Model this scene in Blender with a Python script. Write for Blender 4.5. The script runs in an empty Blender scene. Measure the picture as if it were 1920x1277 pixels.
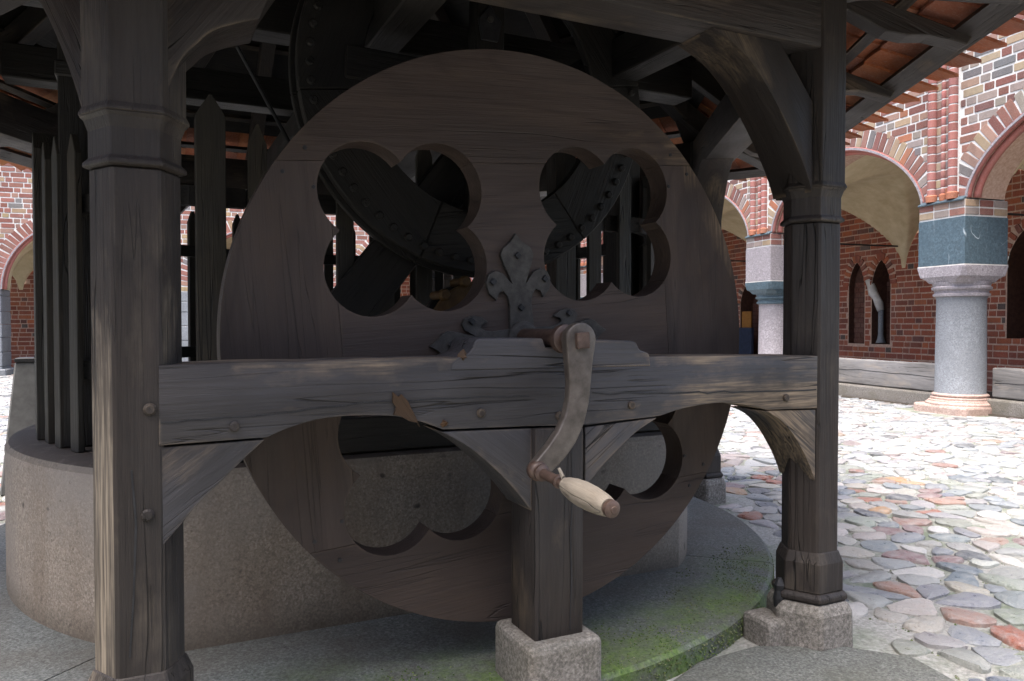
import bpy, bmesh, math, random
from mathutils import Vector, Matrix
random.seed(7)
R = math.radians
scene = bpy.context.scene

# ---------------------------------------------------------------- camera, sky, sun, exposure
F_PX, CAM, YAW, PITCH = 1437.3, Vector((-1.1417, -4.1218, 1.20)), R(25.81), R(1.254)
cd = bpy.data.cameras.new('camera'); cam = bpy.data.objects.new('camera', cd); scene.collection.objects.link(cam)
cd.sensor_width = 36; cd.lens = F_PX / 1920 * 36; cd.clip_end = 500; cd.clip_start = 0.05
cam.location = CAM; cam.rotation_euler = (R(90) - PITCH, 0, -YAW)
scene.camera = cam
SUN_EL, SUN_AZ = R(71), R(238)          # azimuth measured clockwise from +Y
world = bpy.data.worlds.new('World'); scene.world = world; world.use_nodes = True
wn = world.node_tree.nodes; wl = world.node_tree.links
sky = wn.new('ShaderNodeTexSky'); sky.sky_type = 'NISHITA'; sky.sun_disc = False
sky.sun_elevation = SUN_EL; sky.sun_rotation = SUN_AZ; sky.dust_density = 4.5; sky.air_density = 1.0; sky.ozone_density = .8
wl.new(sky.outputs[0], wn['Background'].inputs[0]); wn['Background'].inputs[1].default_value = 0.15
sd = bpy.data.lights.new('sun', 'SUN'); sun = bpy.data.objects.new('sun', sd); scene.collection.objects.link(sun)
sd.energy = 1.5; sd.angle = R(38); sd.color = (1, .97, .93)
sdir = Vector((math.sin(SUN_AZ) * math.cos(SUN_EL), math.cos(SUN_AZ) * math.cos(SUN_EL), math.sin(SUN_EL)))
sun.rotation_euler = sdir.to_track_quat('Z', 'Y').to_euler(); sun.location = sdir * 30
vs = scene.view_settings
vs.view_transform = 'Standard'; vs.look = 'None'; vs.gamma = 1; vs.use_curve_mapping = False; vs.exposure = 1.95
scene.cycles.max_bounces = 8; scene.cycles.diffuse_bounces = 5; scene.cycles.glossy_bounces = 3
scene.cycles.caustics_reflective = False; scene.cycles.caustics_refractive = False

def pix(P):
    v = Vector(P) - CAM
    d = Vector((math.sin(YAW) * math.cos(PITCH), math.cos(YAW) * math.cos(PITCH), -math.sin(PITCH)))
    r = Vector((math.cos(YAW), -math.sin(YAW), 0)); u = r.cross(d); z = v.dot(d)
    if z < .05: return (-9999, -9999, z)
    return (960 + F_PX * v.dot(r) / z, 638.5 - F_PX * v.dot(u) / z, z)

# ---------------------------------------------------------------- materials
class NT:
    def __init__(s, name, rough=.7, spec=.4):
        s.m = bpy.data.materials.new(name); s.m.use_nodes = True
        s.t = s.m.node_tree; s.b = s.t.nodes['Principled BSDF']
        s.b.inputs['Roughness'].default_value = rough; s.b.inputs['Specular IOR Level'].default_value = spec
    def n(s, ty, out=0, ins=None, **props):
        nd = s.t.nodes.new('ShaderNode' + ty)
        for k, v in props.items(): setattr(nd, k, v)
        for k, v in (ins or {}).items(): s.put(nd.inputs[k], v)
        return nd.outputs[out]
    def put(s, sock, v):
        if isinstance(v, bpy.types.NodeSocket): s.t.links.new(v, sock)
        elif isinstance(v, (tuple, list)):
            v = tuple(v)
            sock.default_value = (v + (1,)) if (len(v) == 3 and sock.type == 'RGBA') else v
        else: sock.default_value = v
    def math(s, op, a, b=0, c=0, clamp=False): return s.n('Math', 0, {0: a, 1: b, 2: c}, operation=op, use_clamp=clamp)
    def mix(s, f, a, b, bt='MIX'):
        nd = s.t.nodes.new('ShaderNodeMix'); nd.data_type = 'RGBA'; nd.blend_type = bt
        s.put(nd.inputs[0], f); s.put(nd.inputs[6], a); s.put(nd.inputs[7], b); return nd.outputs[2]
    def noise(s, vec, scale, detail=4, rough=.55, dist=0): return s.n('TexNoise', 0, {'Vector': vec, 'Scale': scale, 'Detail': detail, 'Roughness': rough, 'Distortion': dist})
    def map(s, vec, sc, loc=(0, 0, 0)): return s.n('Mapping', 0, {'Vector': vec, 'Scale': sc, 'Location': loc})
    def rng(s, v, a, b, c=0, d=1): return s.n('MapRange', 0, {0: v, 1: a, 2: b, 3: c, 4: d})
    def bump(s, h, st, dist=.01): s.put(s.b.inputs['Normal'], s.n('Bump', 0, {'Height': h, 'Strength': st, 'Distance': dist}))
    def color(s, c): s.put(s.b.inputs['Base Color'], c)
    def obj(s): return s.n('TexCoord', 3)
    def pos(s): return s.n('NewGeometry', 0)
    def attr(s, name, out=0): return s.n('Attribute', out, attribute_name=name)

def wood(name, dark, light, grey, wearc, wear=.5, edge=.6, greyamt=.5, rough=.62, rub=None, crk_=1.0, bmp=.75):
    t = NT(name, rough, .35); g = t.attr('grain', 1)
    broad = t.noise(t.map(g, (.7, 5, 5)), 1.0, 5)
    fig = t.noise(t.map(g, (.45, 2.6, 2.6)), 1.0, 2, .4, .3)
    ring = t.math('PINGPONG', t.math('MULTIPLY', fig, 26), 1)
    fib = t.noise(t.map(g, (3.5, 95, 95)), 1.0, 3, .7)
    patch = t.noise(t.map(g, (1.6, 3.2, 3.2)), 1.3, 6, .62)
    c = t.mix(t.rng(broad, .32, .72), dark, light)
    c = t.mix(t.math('MULTIPLY', t.rng(ring, .0, .35, 1, 0), .55), c, dark)
    c = t.mix(t.math('MULTIPLY', t.rng(t.noise(t.map(g, (.9, 2, 2), (9, 3, 1)), 1.1, 4), .42, .68), greyamt), c, grey)
    c = t.mix(t.math('MULTIPLY', t.rng(fib, .35, .75), .35), c, dark)
    pm = t.math('MULTIPLY', t.rng(patch, .54, .70), t.rng(fib, .30, .62))
    c = t.mix(t.math('MULTIPLY', pm, wear), c, wearc)
    bn = t.n('Bevel', 0, {'Radius': .014}, samples=4); gn = t.n('NewGeometry', 1)
    e = t.math('SUBTRACT', 1, t.n('VectorMath', 1, {0: bn, 1: gn}, operation='DOT_PRODUCT'))
    em = t.math('MULTIPLY', t.rng(e, .02, .20), t.rng(t.noise(t.map(g, (2.2, 5, 5), (3, 3, 3)), 1.2, 6, .65), .50, .66))
    c = t.mix(t.math('MULTIPLY', em, edge), c, wearc)
    if rub:
        rm = rub(t); rm = t.math('MULTIPLY', t.rng(t.math('ADD', rm, t.math('MULTIPLY', t.math('SUBTRACT', patch, .5), 2.6)), .45, .90), t.rng(fib, .34, .60, .12, 1))
        c = t.mix(t.math('MULTIPLY', rm, .9), c, t.mix(t.rng(fib, .3, .7), tuple(q * .5 for q in wearc), wearc))
    crk = t.noise(t.map(g, (.8, 21, 21), (4, 7, 2)), 1.0, 2, .5)
    line = t.rng(t.math('ABSOLUTE', t.math('SUBTRACT', crk, .5)), .0, .010, 1, 0)
    line = t.math('MULTIPLY', line, t.rng(t.noise(t.map(g, (.9, 3, 3), (1, 5, 8)), 1.0, 2), .49, .58))
    line = t.math('MULTIPLY', line, crk_)
    c = t.mix(line, c, (.006, .005, .004)); t.color(c)
    h = t.math('ADD', t.math('MULTIPLY', fib, .5), t.math('MULTIPLY', ring, .12))
    h = t.math('SUBTRACT', t.math('ADD', h, t.math('MULTIPLY', patch, .4)), t.math('MULTIPLY', line, 1.6))
    t.bump(h, bmp, .009)
    t.put(t.b.inputs['Roughness'], t.rng(patch, .3, .7, rough - .12, rough + .16))
    return t.m

def granite(name, base, dark, light, grain=150, rough=.75, stain=None, moss=0, bump=.35):
    t = NT(name, rough, .4); o = t.pos()
    sp = t.noise(o, grain, 3, .8); sp2 = t.n('TexVoronoi', 1, {'Vector': o, 'Scale': grain * .9})
    big = t.noise(o, 2.2, 6, .6)
    c = t.mix(t.rng(sp, .38, .66), dark, light); c = t.mix(.45, c, base)
    c = t.mix(.28, c, t.n('RGBToBW', 0, {0: sp2}), 'OVERLAY')
    if stain: c = t.mix(t.math('MULTIPLY', t.rng(big, .42, .68), .6), c, stain)
    if name == 'drum_granite':
        pz = t.n('SeparateXYZ', 2, {0: o}); stk = t.noise(t.map(o, (5, 5, .8)), 1.0, 6, .65); cl_ = t.noise(o, 1.1, 5, .6)
        c = t.mix(t.math('MULTIPLY', t.rng(stk, .46, .70), .55), c, (.115, .083, .058)); c = t.mix(t.math('MULTIPLY', t.rng(cl_, .45, .62), .45), c, (.235, .222, .208))
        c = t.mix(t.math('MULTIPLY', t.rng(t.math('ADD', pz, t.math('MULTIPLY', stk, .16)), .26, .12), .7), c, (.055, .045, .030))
        spot = t.rng(t.noise(o, 11, 1), .735, .775); c = t.mix(t.math('MULTIPLY', spot, .85), c, (.03, .024, .02))
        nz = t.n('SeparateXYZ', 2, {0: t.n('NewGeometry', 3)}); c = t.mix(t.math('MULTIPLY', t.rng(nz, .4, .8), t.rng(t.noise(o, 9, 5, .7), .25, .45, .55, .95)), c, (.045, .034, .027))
    pits = t.rng(t.noise(o, 26, 2), .70, .76)
    c = t.mix(t.math('MULTIPLY', pits, .7), c, dark)
    if name == 'dark_blue_stone':
        st = t.noise(t.map(o, (1.6, 1.6, .7)), 2.2, 2, .5, .3); ln = t.rng(t.math('ABSOLUTE', t.math('SUBTRACT', st, .5)), .0, .006, 1, 0)
        c = t.mix(t.math('MULTIPLY', ln, t.rng(t.noise(o, 2.7, 2), .56, .66)), c, (.42, .47, .50))
    if moss:
        x = t.n('SeparateXYZ', 1, {0: o}); xx = t.n('SeparateXYZ', 0, {0: o}); r = t.n('VectorMath', 1, {0: t.n('VectorMath', 0, {0: o, 1: (1, 1, 0)}, operation='MULTIPLY')}, operation='LENGTH')
        m = t.math('MULTIPLY', t.rng(r, 1.60, 1.98), t.rng(x, -1.0, -1.7))
        m = t.math('MULTIPLY', t.math('MULTIPLY', m, t.rng(xx, -1.0, -.4)), t.rng(t.noise(o, 5, 8, .78), .38, .62))
        c = t.mix(t.math('MULTIPLY', m, moss), c, t.mix(t.rng(t.noise(o, 60, 4, .75), .35, .65), (.028, .066, .008), (.14, .21, .050)))
    t.color(c); t.bump(t.math('SUBTRACT', t.math('ADD', sp, t.math('MULTIPLY', big, 1.5)), pits), bump, .006)
    return t.m

def brickmat(name, attr, var=.3, dirt=(.10, .07, .05)):
    t = NT(name, .86, .25); o = t.pos()
    base = t.attr('col', 0) if attr else t.n('ObjectInfo', 1)
    n1 = t.noise(o, 14, 6, .65); n2 = t.noise(o, 90, 3, .7)
    c = t.mix(t.math('MULTIPLY', t.rng(n1, .45, .75), var), base, dirt)
    c = t.mix(t.math('MULTIPLY', t.rng(n2, .5, .8), .35), c, (.46, .40, .36)); big = t.noise(o, 1.6, 5, .65); c = t.mix(t.math('MULTIPLY', t.rng(big, .46, .70), .40), c, t.mix(.5, base, (.30, .25, .22))); c = t.mix(t.math('MULTIPLY', t.rng(t.noise(t.map(o, (4, 4, .7)), 1.0, 5), .52, .72), .35), c, (.06, .045, .04)); t.color(c)
    t.bump(t.math('ADD', n2, t.math('MULTIPLY', n1, 1.2)), .5, .006); return t.m

def plain(name, c1, c2, sc=8, rough=.8, bump=.3, spec=.3, metal=0, dist=.005):
    t = NT(name, rough, spec); o = t.pos(); t.b.inputs['Metallic'].default_value = metal
    n1 = t.noise(o, sc, 7, .65); t.color(t.mix(t.rng(n1, .35, .68), c1, c2)); t.bump(n1, bump, dist); return t.m

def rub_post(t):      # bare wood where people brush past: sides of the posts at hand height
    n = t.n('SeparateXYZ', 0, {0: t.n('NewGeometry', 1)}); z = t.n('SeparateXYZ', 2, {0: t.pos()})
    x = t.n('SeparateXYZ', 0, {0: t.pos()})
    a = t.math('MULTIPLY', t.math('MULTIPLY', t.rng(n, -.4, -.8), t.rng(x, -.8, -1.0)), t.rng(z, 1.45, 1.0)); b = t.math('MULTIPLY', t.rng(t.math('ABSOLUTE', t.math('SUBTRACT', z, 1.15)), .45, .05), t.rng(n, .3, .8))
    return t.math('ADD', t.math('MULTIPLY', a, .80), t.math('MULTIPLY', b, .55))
def rub_beam(t):      # the end of the beam next to the crank is rubbed bare
    x = t.n('SeparateXYZ', 0, {0: t.pos()}); z = t.n('SeparateXYZ', 2, {0: t.pos()})
    return t.math('ADD', t.math('MULTIPLY', t.rng(x, .10, .60), .78), t.math('MULTIPLY', t.math('MULTIPLY', t.rng(z, 1.05, 1.095), t.rng(z, 1.115, 1.105)), .40))
def rub_wheel(t):
    p = t.n('VectorMath', 0, {0: t.pos(), 1: (0, 0, 1.154)}, operation='SUBTRACT'); x = t.n('SeparateXYZ', 0, {0: p}); z = t.n('SeparateXYZ', 2, {0: p})
    r = t.n('VectorMath', 1, {0: t.n('CombineXYZ', 0, {0: x, 2: z})}, operation='LENGTH')
    return t.math('MULTIPLY', t.rng(r, .72, .95), t.math('MULTIPLY', t.rng(x, .3, .7), t.rng(z, .15, .45)))
WEAR = (.34, .25, .165)
M = dict(
  frame=wood('old_oak_frame', (.012, .0085, .0070), (.034, .0248, .0206), (.043, .0385, .037), WEAR, .35, .45, .55),
  beam=wood('worn_oak_beam', (.018, .0155, .0152), (.053, .0475, .0475), (.080, .0785, .087), (.30, .225, .155), .45, .75, .75, rub=rub_beam),
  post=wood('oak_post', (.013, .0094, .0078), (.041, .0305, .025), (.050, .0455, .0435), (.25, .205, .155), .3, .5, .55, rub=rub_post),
  wheel=wood('wheel_oak', (.025, .0162, .0132), (.070, .0485, .0395), (.066, .053, .048), (.19, .135, .09), .12, .25, .35, rub=rub_wheel, crk_=.35, bmp=.5),
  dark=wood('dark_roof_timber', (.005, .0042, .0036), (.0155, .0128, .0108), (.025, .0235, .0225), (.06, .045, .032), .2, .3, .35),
  picket=wood('picket_wood', (.016, .0135, .011), (.050, .043, .035), (.07, .068, .062), (.14, .115, .08), .3, .3, .4),
  grip=wood('pale_grip_wood', (.13, .105, .08), (.31, .27, .215), (.30, .275, .235), (.45, .40, .33), .6, .2, .4, .6),
  rail=wood('grey_weathered_timber', (.10, .096, .092), (.23, .215, .20), (.29, .28, .275), (.36, .30, .23), .6, .5, .7, .8),
  torn=wood('torn_raw_wood', (.032, .019, .010), (.085, .045, .020), (.09, .06, .045), (.26, .13, .04), .4, .2, .2, .8),
  iron=plain('grey_painted_iron', (.026, .0235, .0215), (.066, .060, .055), 30, .65, .5, .35, 0),
  rust=plain('rusty_iron', (.045, .026, .020), (.105, .068, .053), 35, .5, .3, .5, .2),
  arm=plain('worn_iron_crank', (.050, .040, .034), (.115, .098, .086), 22, .42, .25, .5, .2),
  black=plain('black_iron', (.012, .012, .014), (.03, .03, .032), 30, .5, .2),
  cog=plain('ochre_cog_wood', (.06, .032, .010), (.115, .066, .024), 25, .6, .3),
  drum=granite('drum_granite', (.225, .188, .152), (.105, .086, .068), (.33, .285, .24), 120, .8, (.135, .105, .08)),
  step=granite('mossy_step_granite', (.095, .102, .098), (.030, .032, .030), (.235, .245, .237), 110, .72, (.070, .056, .041), 1.0),
  base=granite('post_base_granite', (.175, .16, .142), (.05, .045, .040), (.37, .34, .305), 95, .75, (.11, .10, .07)),
  colg=granite('column_granite', (.19, .202, .218), (.11, .122, .137), (.275, .288, .30), 75, .6, (.145, .152, .163)),
  colp=granite('pink_column_granite', (.255, .235, .25), (.14, .125, .135), (.38, .355, .37), 50, .6, (.20, .18, .19)),
  slate=granite('dark_blue_stone', (.055, .088, .108), (.038, .062, .080), (.095, .135, .158), 40, .5, (.045, .075, .095), bump=.15),
  pale=granite('pale_pink_stone', (.42, .31, .265), (.27, .175, .145), (.56, .46, .41), 60, .75, (.30, .19, .15)),
  reveal=plain('dark_brick_reveal', (.055, .026, .019), (.10, .045, .030), 14, .9, .4),
  brick=brickmat('brick', False), brickj=brickmat('brick_joined', True),
  mortar=plain('pale_lime_mortar', (.50, .49, .465), (.62, .61, .59), 30, .95, .4),
  mortar2=plain('pink_mortar', (.36, .23, .17), (.52, .38, .30), 25, .95, .4),
  plaster=plain('ochre_vault_plaster', (.47, .385, .24), (.62, .53, .365), 3.5, .9, .15, dist=.02),
  tile=brickmat('roof_tile', False, .45, (.12, .05, .03)), tilej=brickmat('roof_tile_joined', True, .45, (.12, .05, .03)),
  grey=plain('grey_painted_panel', (.10, .10, .098), (.15, .15, .148), 12, .6, .1),
  white=plain('limewash', (.44, .42, .39), (.60, .58, .55), 9, .9, .4),
  orange=plain('orange_board', (.20, .085, .012), (.27, .12, .018), 9, .7, .1),
  navy=plain('dark_blue_cloth', (.012, .02, .04), (.02, .03, .06), 9, .8, .1),
)
t = NT('cobble_stone', .42, .5); o_ = t.pos(); n1 = t.noise(o_, 22, 6, .7); n2 = t.noise(o_, 130, 3, .7)
c_ = t.mix(t.math('MULTIPLY', t.rng(n1, .38, .70), .65), t.attr('col', 0), (.36, .36, .345)); c_ = t.mix(t.math('MULTIPLY', t.rng(n2, .5, .8), .4), c_, (.06, .06, .06))
t.color(c_); t.bump(t.math('ADD', n1, t.math('MULTIPLY', n2, .4)), .8, .016); t.put(t.b.inputs['Roughness'], t.rng(n1, .3, .7, .22, .50)); M['cobble'] = t.m
t = NT('sandy_joint_filling', .8, .3); o_ = t.pos(); n1 = t.noise(o_, 60, 5, .75); n2 = t.noise(o_, 3.0, 5, .6)
c_ = t.mix(t.rng(n1, .35, .7), (.20, .195, .18), (.46, .45, .42)); c_ = t.mix(t.math('MULTIPLY', t.rng(n2, .44, .64), .65), c_, (.075, .115, .05))
t.color(c_); t.bump(n1, .8, .012); M['ground'] = t.m

# ---------------------------------------------------------------- mesh helpers
COL = scene.collection; WL = {}
def finish(o, loc, parent, label=None, cat=None, group=None, kind=None):
    COL.objects.link(o); WL[o] = Vector(loc)
    if parent is not None:
        o.parent = parent; o.location = Vector(loc) - WL[parent]
    else: o.location = loc
    if label: o['label'] = label
    if cat: o['category'] = cat
    if group: o['group'] = group
    if kind: o['kind'] = kind
    return o
def thing(name, loc, label, cat, group=None):
    o = bpy.data.objects.new(name, None); o.empty_display_size = .1
    return finish(o, loc, None, label, cat, group)
def mk(name, V, F, mat, parent=None, grain=None, col=None, bev=0, seg=1, smooth=False, recalc=True, label=None, cat=None, group=None, kind=None, ang=30):
    xs = [v[0] for v in V]; ys = [v[1] for v in V]; zs = [v[2] for v in V]
    c = Vector(((min(xs) + max(xs)) / 2, (min(ys) + max(ys)) / 2, (min(zs) + max(zs)) / 2))
    me = bpy.data.meshes.new(name); me.from_pydata([(v[0] - c.x, v[1] - c.y, v[2] - c.z) for v in V], [], F)
    if bev or recalc:
        bm = bmesh.new(); bm.from_mesh(me)
        if recalc: bmesh.ops.recalc_face_normals(bm, faces=bm.faces)
        if bev:
            es = [e for e in bm.edges if len(e.link_faces) == 2 and e.calc_face_angle(0) > R(ang)]
            bmesh.ops.bevel(bm, geom=es, offset=bev, segments=seg, affect='EDGES', profile=.5, clamp_overlap=True)
        bm.to_mesh(me); bm.free()
    if smooth:
        me.polygons.foreach_set('use_smooth', [True] * len(me.polygons))
        if smooth != True: me.set_sharp_from_angle(angle=R(smooth))
    if grain is not None:
        g = Vector(grain).normalized(); a = g.cross(Vector((.13, .21, .97))) if abs(g.z) < .9 else g.cross(Vector((.1, 1, .05)))
        a.normalize(); b = g.cross(a); off = Vector((random.uniform(0, 40), random.uniform(0, 40), random.uniform(0, 40)))
        at = me.attributes.new('grain', 'FLOAT_VECTOR', 'POINT'); dat = []
        for v in me.vertices:
            w = v.co + c; dat += [w.dot(g) + off.x, w.dot(a) + off.y, w.dot(b) + off.z]
        at.data.foreach_set('vector', dat)
    if col is not None:
        at = me.attributes.new('col', 'FLOAT_COLOR', 'POINT'); dat = []
        if len(col) == len(me.vertices) and not isinstance(col[0], (int, float)):
            for q in col: dat += [q[0], q[1], q[2], 1]
        else: dat = [col[0], col[1], col[2], 1] * len(me.vertices)
        at.data.foreach_set('color', dat)
    me.materials.append(mat)
    return finish(bpy.data.objects.new(name, me), c, parent, label, cat, group, kind)
V3 = lambda *a: Vector(a)
def boxm(c, ax, ay, az):
    c, ax, ay, az = Vector(c), Vector(ax), Vector(ay), Vector(az)
    V = [c + ax * i + ay * j + az * k for i in (-1, 1) for j in (-1, 1) for k in (-1, 1)]
    return V, [(0, 1, 3, 2), (4, 6, 7, 5), (0, 4, 5, 1), (2, 3, 7, 6), (0, 2, 6, 4), (1, 5, 7, 3)]
def beam2(a, b, w, h, up=(0, 0, 1)):
    a, b = Vector(a), Vector(b); d = b - a; x = d.normalized(); s = x.cross(Vector(up)).normalized(); u = s.cross(x)
    return boxm((a + b) / 2, d / 2, s * w / 2, u * h / 2)
def prism(poly, O, A, B, N):
    O, A, B, N = Vector(O), Vector(A), Vector(B), Vector(N); n = len(poly)
    V = [O + A * p[0] + B * p[1] for p in poly] + [O + A * p[0] + B * p[1] + N for p in poly]
    return V, [tuple(range(n))[::-1], tuple(range(n, 2 * n))] + [(i, (i + 1) % n, n + (i + 1) % n, n + i) for i in range(n)]
def lathe(prof, O, axis, n=24, caps=True, start=0, arc=2 * math.pi):
    O = Vector(O); ax = Vector(axis).normalized(); s = ax.cross(Vector((.3, .9, .1)) if abs(ax.z) > .9 else Vector((0, 0, 1))).normalized(); u = ax.cross(s)
    V = []; F = []
    for r, h in prof:
        for i in range(n):
            a = start + arc * i / n; V.append(O + ax * h + (s * math.cos(a) + u * math.sin(a)) * r)
    for j in range(len(prof) - 1):
        for i in range(n): F.append((j * n + i, j * n + (i + 1) % n, (j + 1) * n + (i + 1) % n, (j + 1) * n + i))
    if caps: F += [tuple(range(n))[::-1], tuple((len(prof) - 1) * n + i for i in range(n))]
    return V, F
def tube(pts, rad, n=10):
    V = []; F = []; pts = [Vector(p) for p in pts]; prev = None
    for i, p in enumerate(pts):
        d = (pts[min(i + 1, len(pts) - 1)] - pts[max(i - 1, 0)]).normalized()
        s = d.cross(prev if prev is not None and abs(d.dot(prev)) < .95 else (Vector((0, 0, 1)) if abs(d.z) < .9 else Vector((1, 0, 0)))).normalized(); u = s.cross(d)
        r = rad[i] if isinstance(rad, (list, tuple)) else rad
        if prev is None: prev = u
        s = d.cross(prev).normalized(); u = s.cross(d); prev = u
        for k in range(n):
            a = 2 * math.pi * k / n; V.append(p + s * math.cos(a) * r + u * math.sin(a) * r)
    for i in range(len(pts) - 1):
        for k in range(n): F.append((i * n + k, i * n + (k + 1) % n, (i + 1) * n + (k + 1) % n, (i + 1) * n + k))
    F += [tuple(range(n))[::-1], tuple((len(pts) - 1) * n + k for k in range(n))]
    return V, F
class Joined:
    def __init__(s): s.V = []; s.F = []; s.C = []
    def add(s, V, F, c):
        k = len(s.V); s.V += V; s.F += [tuple(i + k for i in f) for f in F]; s.C += [c] * len(V)
    def build(s, name, mat, parent, label=None, **kw):
        if s.V: return mk(name, s.V, s.F, mat, parent, col=s.C, recalc=False, label=label, kind='stuff', **kw)
# a shared slightly softened block for bricks
bm = bmesh.new(); bmesh.ops.create_cube(bm, size=2); bmesh.ops.bevel(bm, geom=list(bm.edges), offset=.10, segments=1, affect='EDGES')
BR = bpy.data.meshes.new('brick'); bm.to_mesh(BR); bm.free(); BR.materials.append(M['brick'])
def brick_obj(name, c, ax, ay, az, colr, parent):
    o = bpy.data.objects.new(name, BR); finish(o, c, parent)
    m = Matrix((Vector(ax), Vector(ay), Vector(az))).transposed().to_4x4(); m.translation = Vector(c) - WL[parent]
    o.matrix_local = m; o.color = (*colr, 1); return o
def jit(c, a=.12):
    k = 1 + random.uniform(-a, a); return tuple(max(.01, min(.9, x * k * (1 + random.uniform(-.04, .04)))) for x in c)
PAL_ARC = [((.20, .088, .068), 5), ((.155, .058, .047), 4), ((.235, .145, .112), 5), ((.275, .205, .135), 4), ((.215, .18, .16), 5), ((.125, .056, .05), 2), ((.11, .106, .11), 1.3), ((.27, .10, .05), 1)]
PAL_IN = [((.27, .072, .038), 6), ((.21, .058, .035), 4), ((.33, .095, .04), 3), ((.15, .055, .042), 1), ((.08, .06, .055), .5)]
def pick(pal): return jit(random.choices([p[0] for p in pal], [p[1] for p in pal])[0])

# ---------------------------------------------------------------- ground and cobbles
G = 150
ground = mk('courtyard_ground', [(-G, -G, -.004), (G, -G, -.004), (G, G, -.004), (-G, G, -.004)], [(0, 1, 2, 3)], M['ground'], None, recalc=False,
            label='sandy joint bed of the cobbled castle courtyard', cat='ground', kind='structure')
U = Vector((.14, .99, 0)).normalized(); NA = Vector((-U.y, U.x, 0))      # right-hand arcade: direction and courtyard normal
A0 = Vector((8.886, 2.60, 0)); BAY = 4.02
F0 = Vector((-4.1, 17.3, 0)); FU = Vector((U.y, -U.x, 0)); FN = -U       # far arcade
SLAB = [(.12, -2.30), (.30, -2.13), (.62, -1.99), (.90, -1.975), (1.20, -2.13), (1.34, -2.30), (1.30, -2.50), (1.0, -2.62), (.3, -2.55)]
def inpoly(x, y, P):
    r = False; j = len(P) - 1
    for i in range(len(P)):
        if (P[i][1] > y) != (P[j][1] > y) and x < (P[j][0] - P[i][0]) * (y - P[i][1]) / (P[j][1] - P[i][1]) + P[i][0]: r = not r
        j = i
    return r
def blocked(x, y):
    if math.hypot(x, y) < 2.17: return True
    for k in range(6):
        if math.hypot(x - 2.3 * math.cos(R(60 * k)), y - 2.3 * math.sin(R(60 * k))) < .21: return True
    if inpoly(x, y, SLAB): return True
    p = Vector((x, y, 0))
    if (p - A0).dot(NA) < -.1: return True
    for k in range(-2, 4):
        q = p - A0 - U * BAY * k
        if abs(q.dot(U)) < .52 and abs(q.dot(NA)) < .52: return True
    return (p - F0).dot(FN) < .1
PALC = [((.27, .27, .26), 7), ((.20, .215, .23), 6), ((.12, .145, .175), 3.5), ((.36, .335, .30), 6), ((.27, .17, .14), 3.5), ((.27, .10, .065), 1.8), ((.33, .19, .10), 1.5), ((.075, .085, .10), 2.5), ((.19, .125, .125), 2.5), ((.47, .45, .42), 4), ((.23, .25, .21), 3.5)]
gx, gy = .175, .125
seeds = {}
rs = random.Random(3)
for i in range(-42, 58):
    for j in range(-32, 165):
        x = (i + .5 * (j % 2) + rs.uniform(-.42, .42)) * gx; y = (j + rs.uniform(-.42, .42)) * gy
        if rs.random() < .20: continue
        px, py, z = pix((x, y, 0))
        if z > .5 and -260 < px < 2200 and py < 1420: seeds[(i, j)] = (x, y)
cells = []
for (i, j), (x, y) in seeds.items():
    if blocked(x, y): continue
    P = [(x - .3, y - .3), (x + .3, y - .3), (x + .3, y + .3), (x - .3, y + .3)]
    for di in (-2, -1, 0, 1, 2):
        for dj in (-3, -2, -1, 0, 1, 2, 3):
            q = seeds.get((i + di, j + dj))
            if q is None or (di == 0 and dj == 0): continue
            nx, ny = q[0] - x, q[1] - y; d = (q[0] ** 2 + q[1] ** 2 - x * x - y * y) / 2
            out = []
            for k in range(len(P)):
                a, b = P[k], P[(k + 1) % len(P)]; fa = a[0] * nx + a[1] * ny - d; fb = b[0] * nx + b[1] * ny - d
                if fa <= 0: out.append(a)
                if (fa < 0) != (fb < 0) and fa != fb:
                    s = fa / (fa - fb); out.append((a[0] + (b[0] - a[0]) * s, a[1] + (b[1] - a[1]) * s))
            P = out
            if len(P) < 3: break
        if len(P) < 3: break
    if len(P) < 3 or any(blocked(*q) for q in P): continue
    cx = sum(q[0] for q in P) / len(P); cy = sum(q[1] for q in P) / len(P)
    px, py, z = pix((cx, cy, 0)); vis = (1575 < px < 1925 and 735 < py < 1300) or (1380 < px < 1480 and 770 < py < 1130) or (-5 < px < 25 and 700 < py < 800)
    cells.append((vis, z, P, cx, cy))
cells.sort(key=lambda c: (not c[0], c[1]))
far_cob = Joined()
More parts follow.
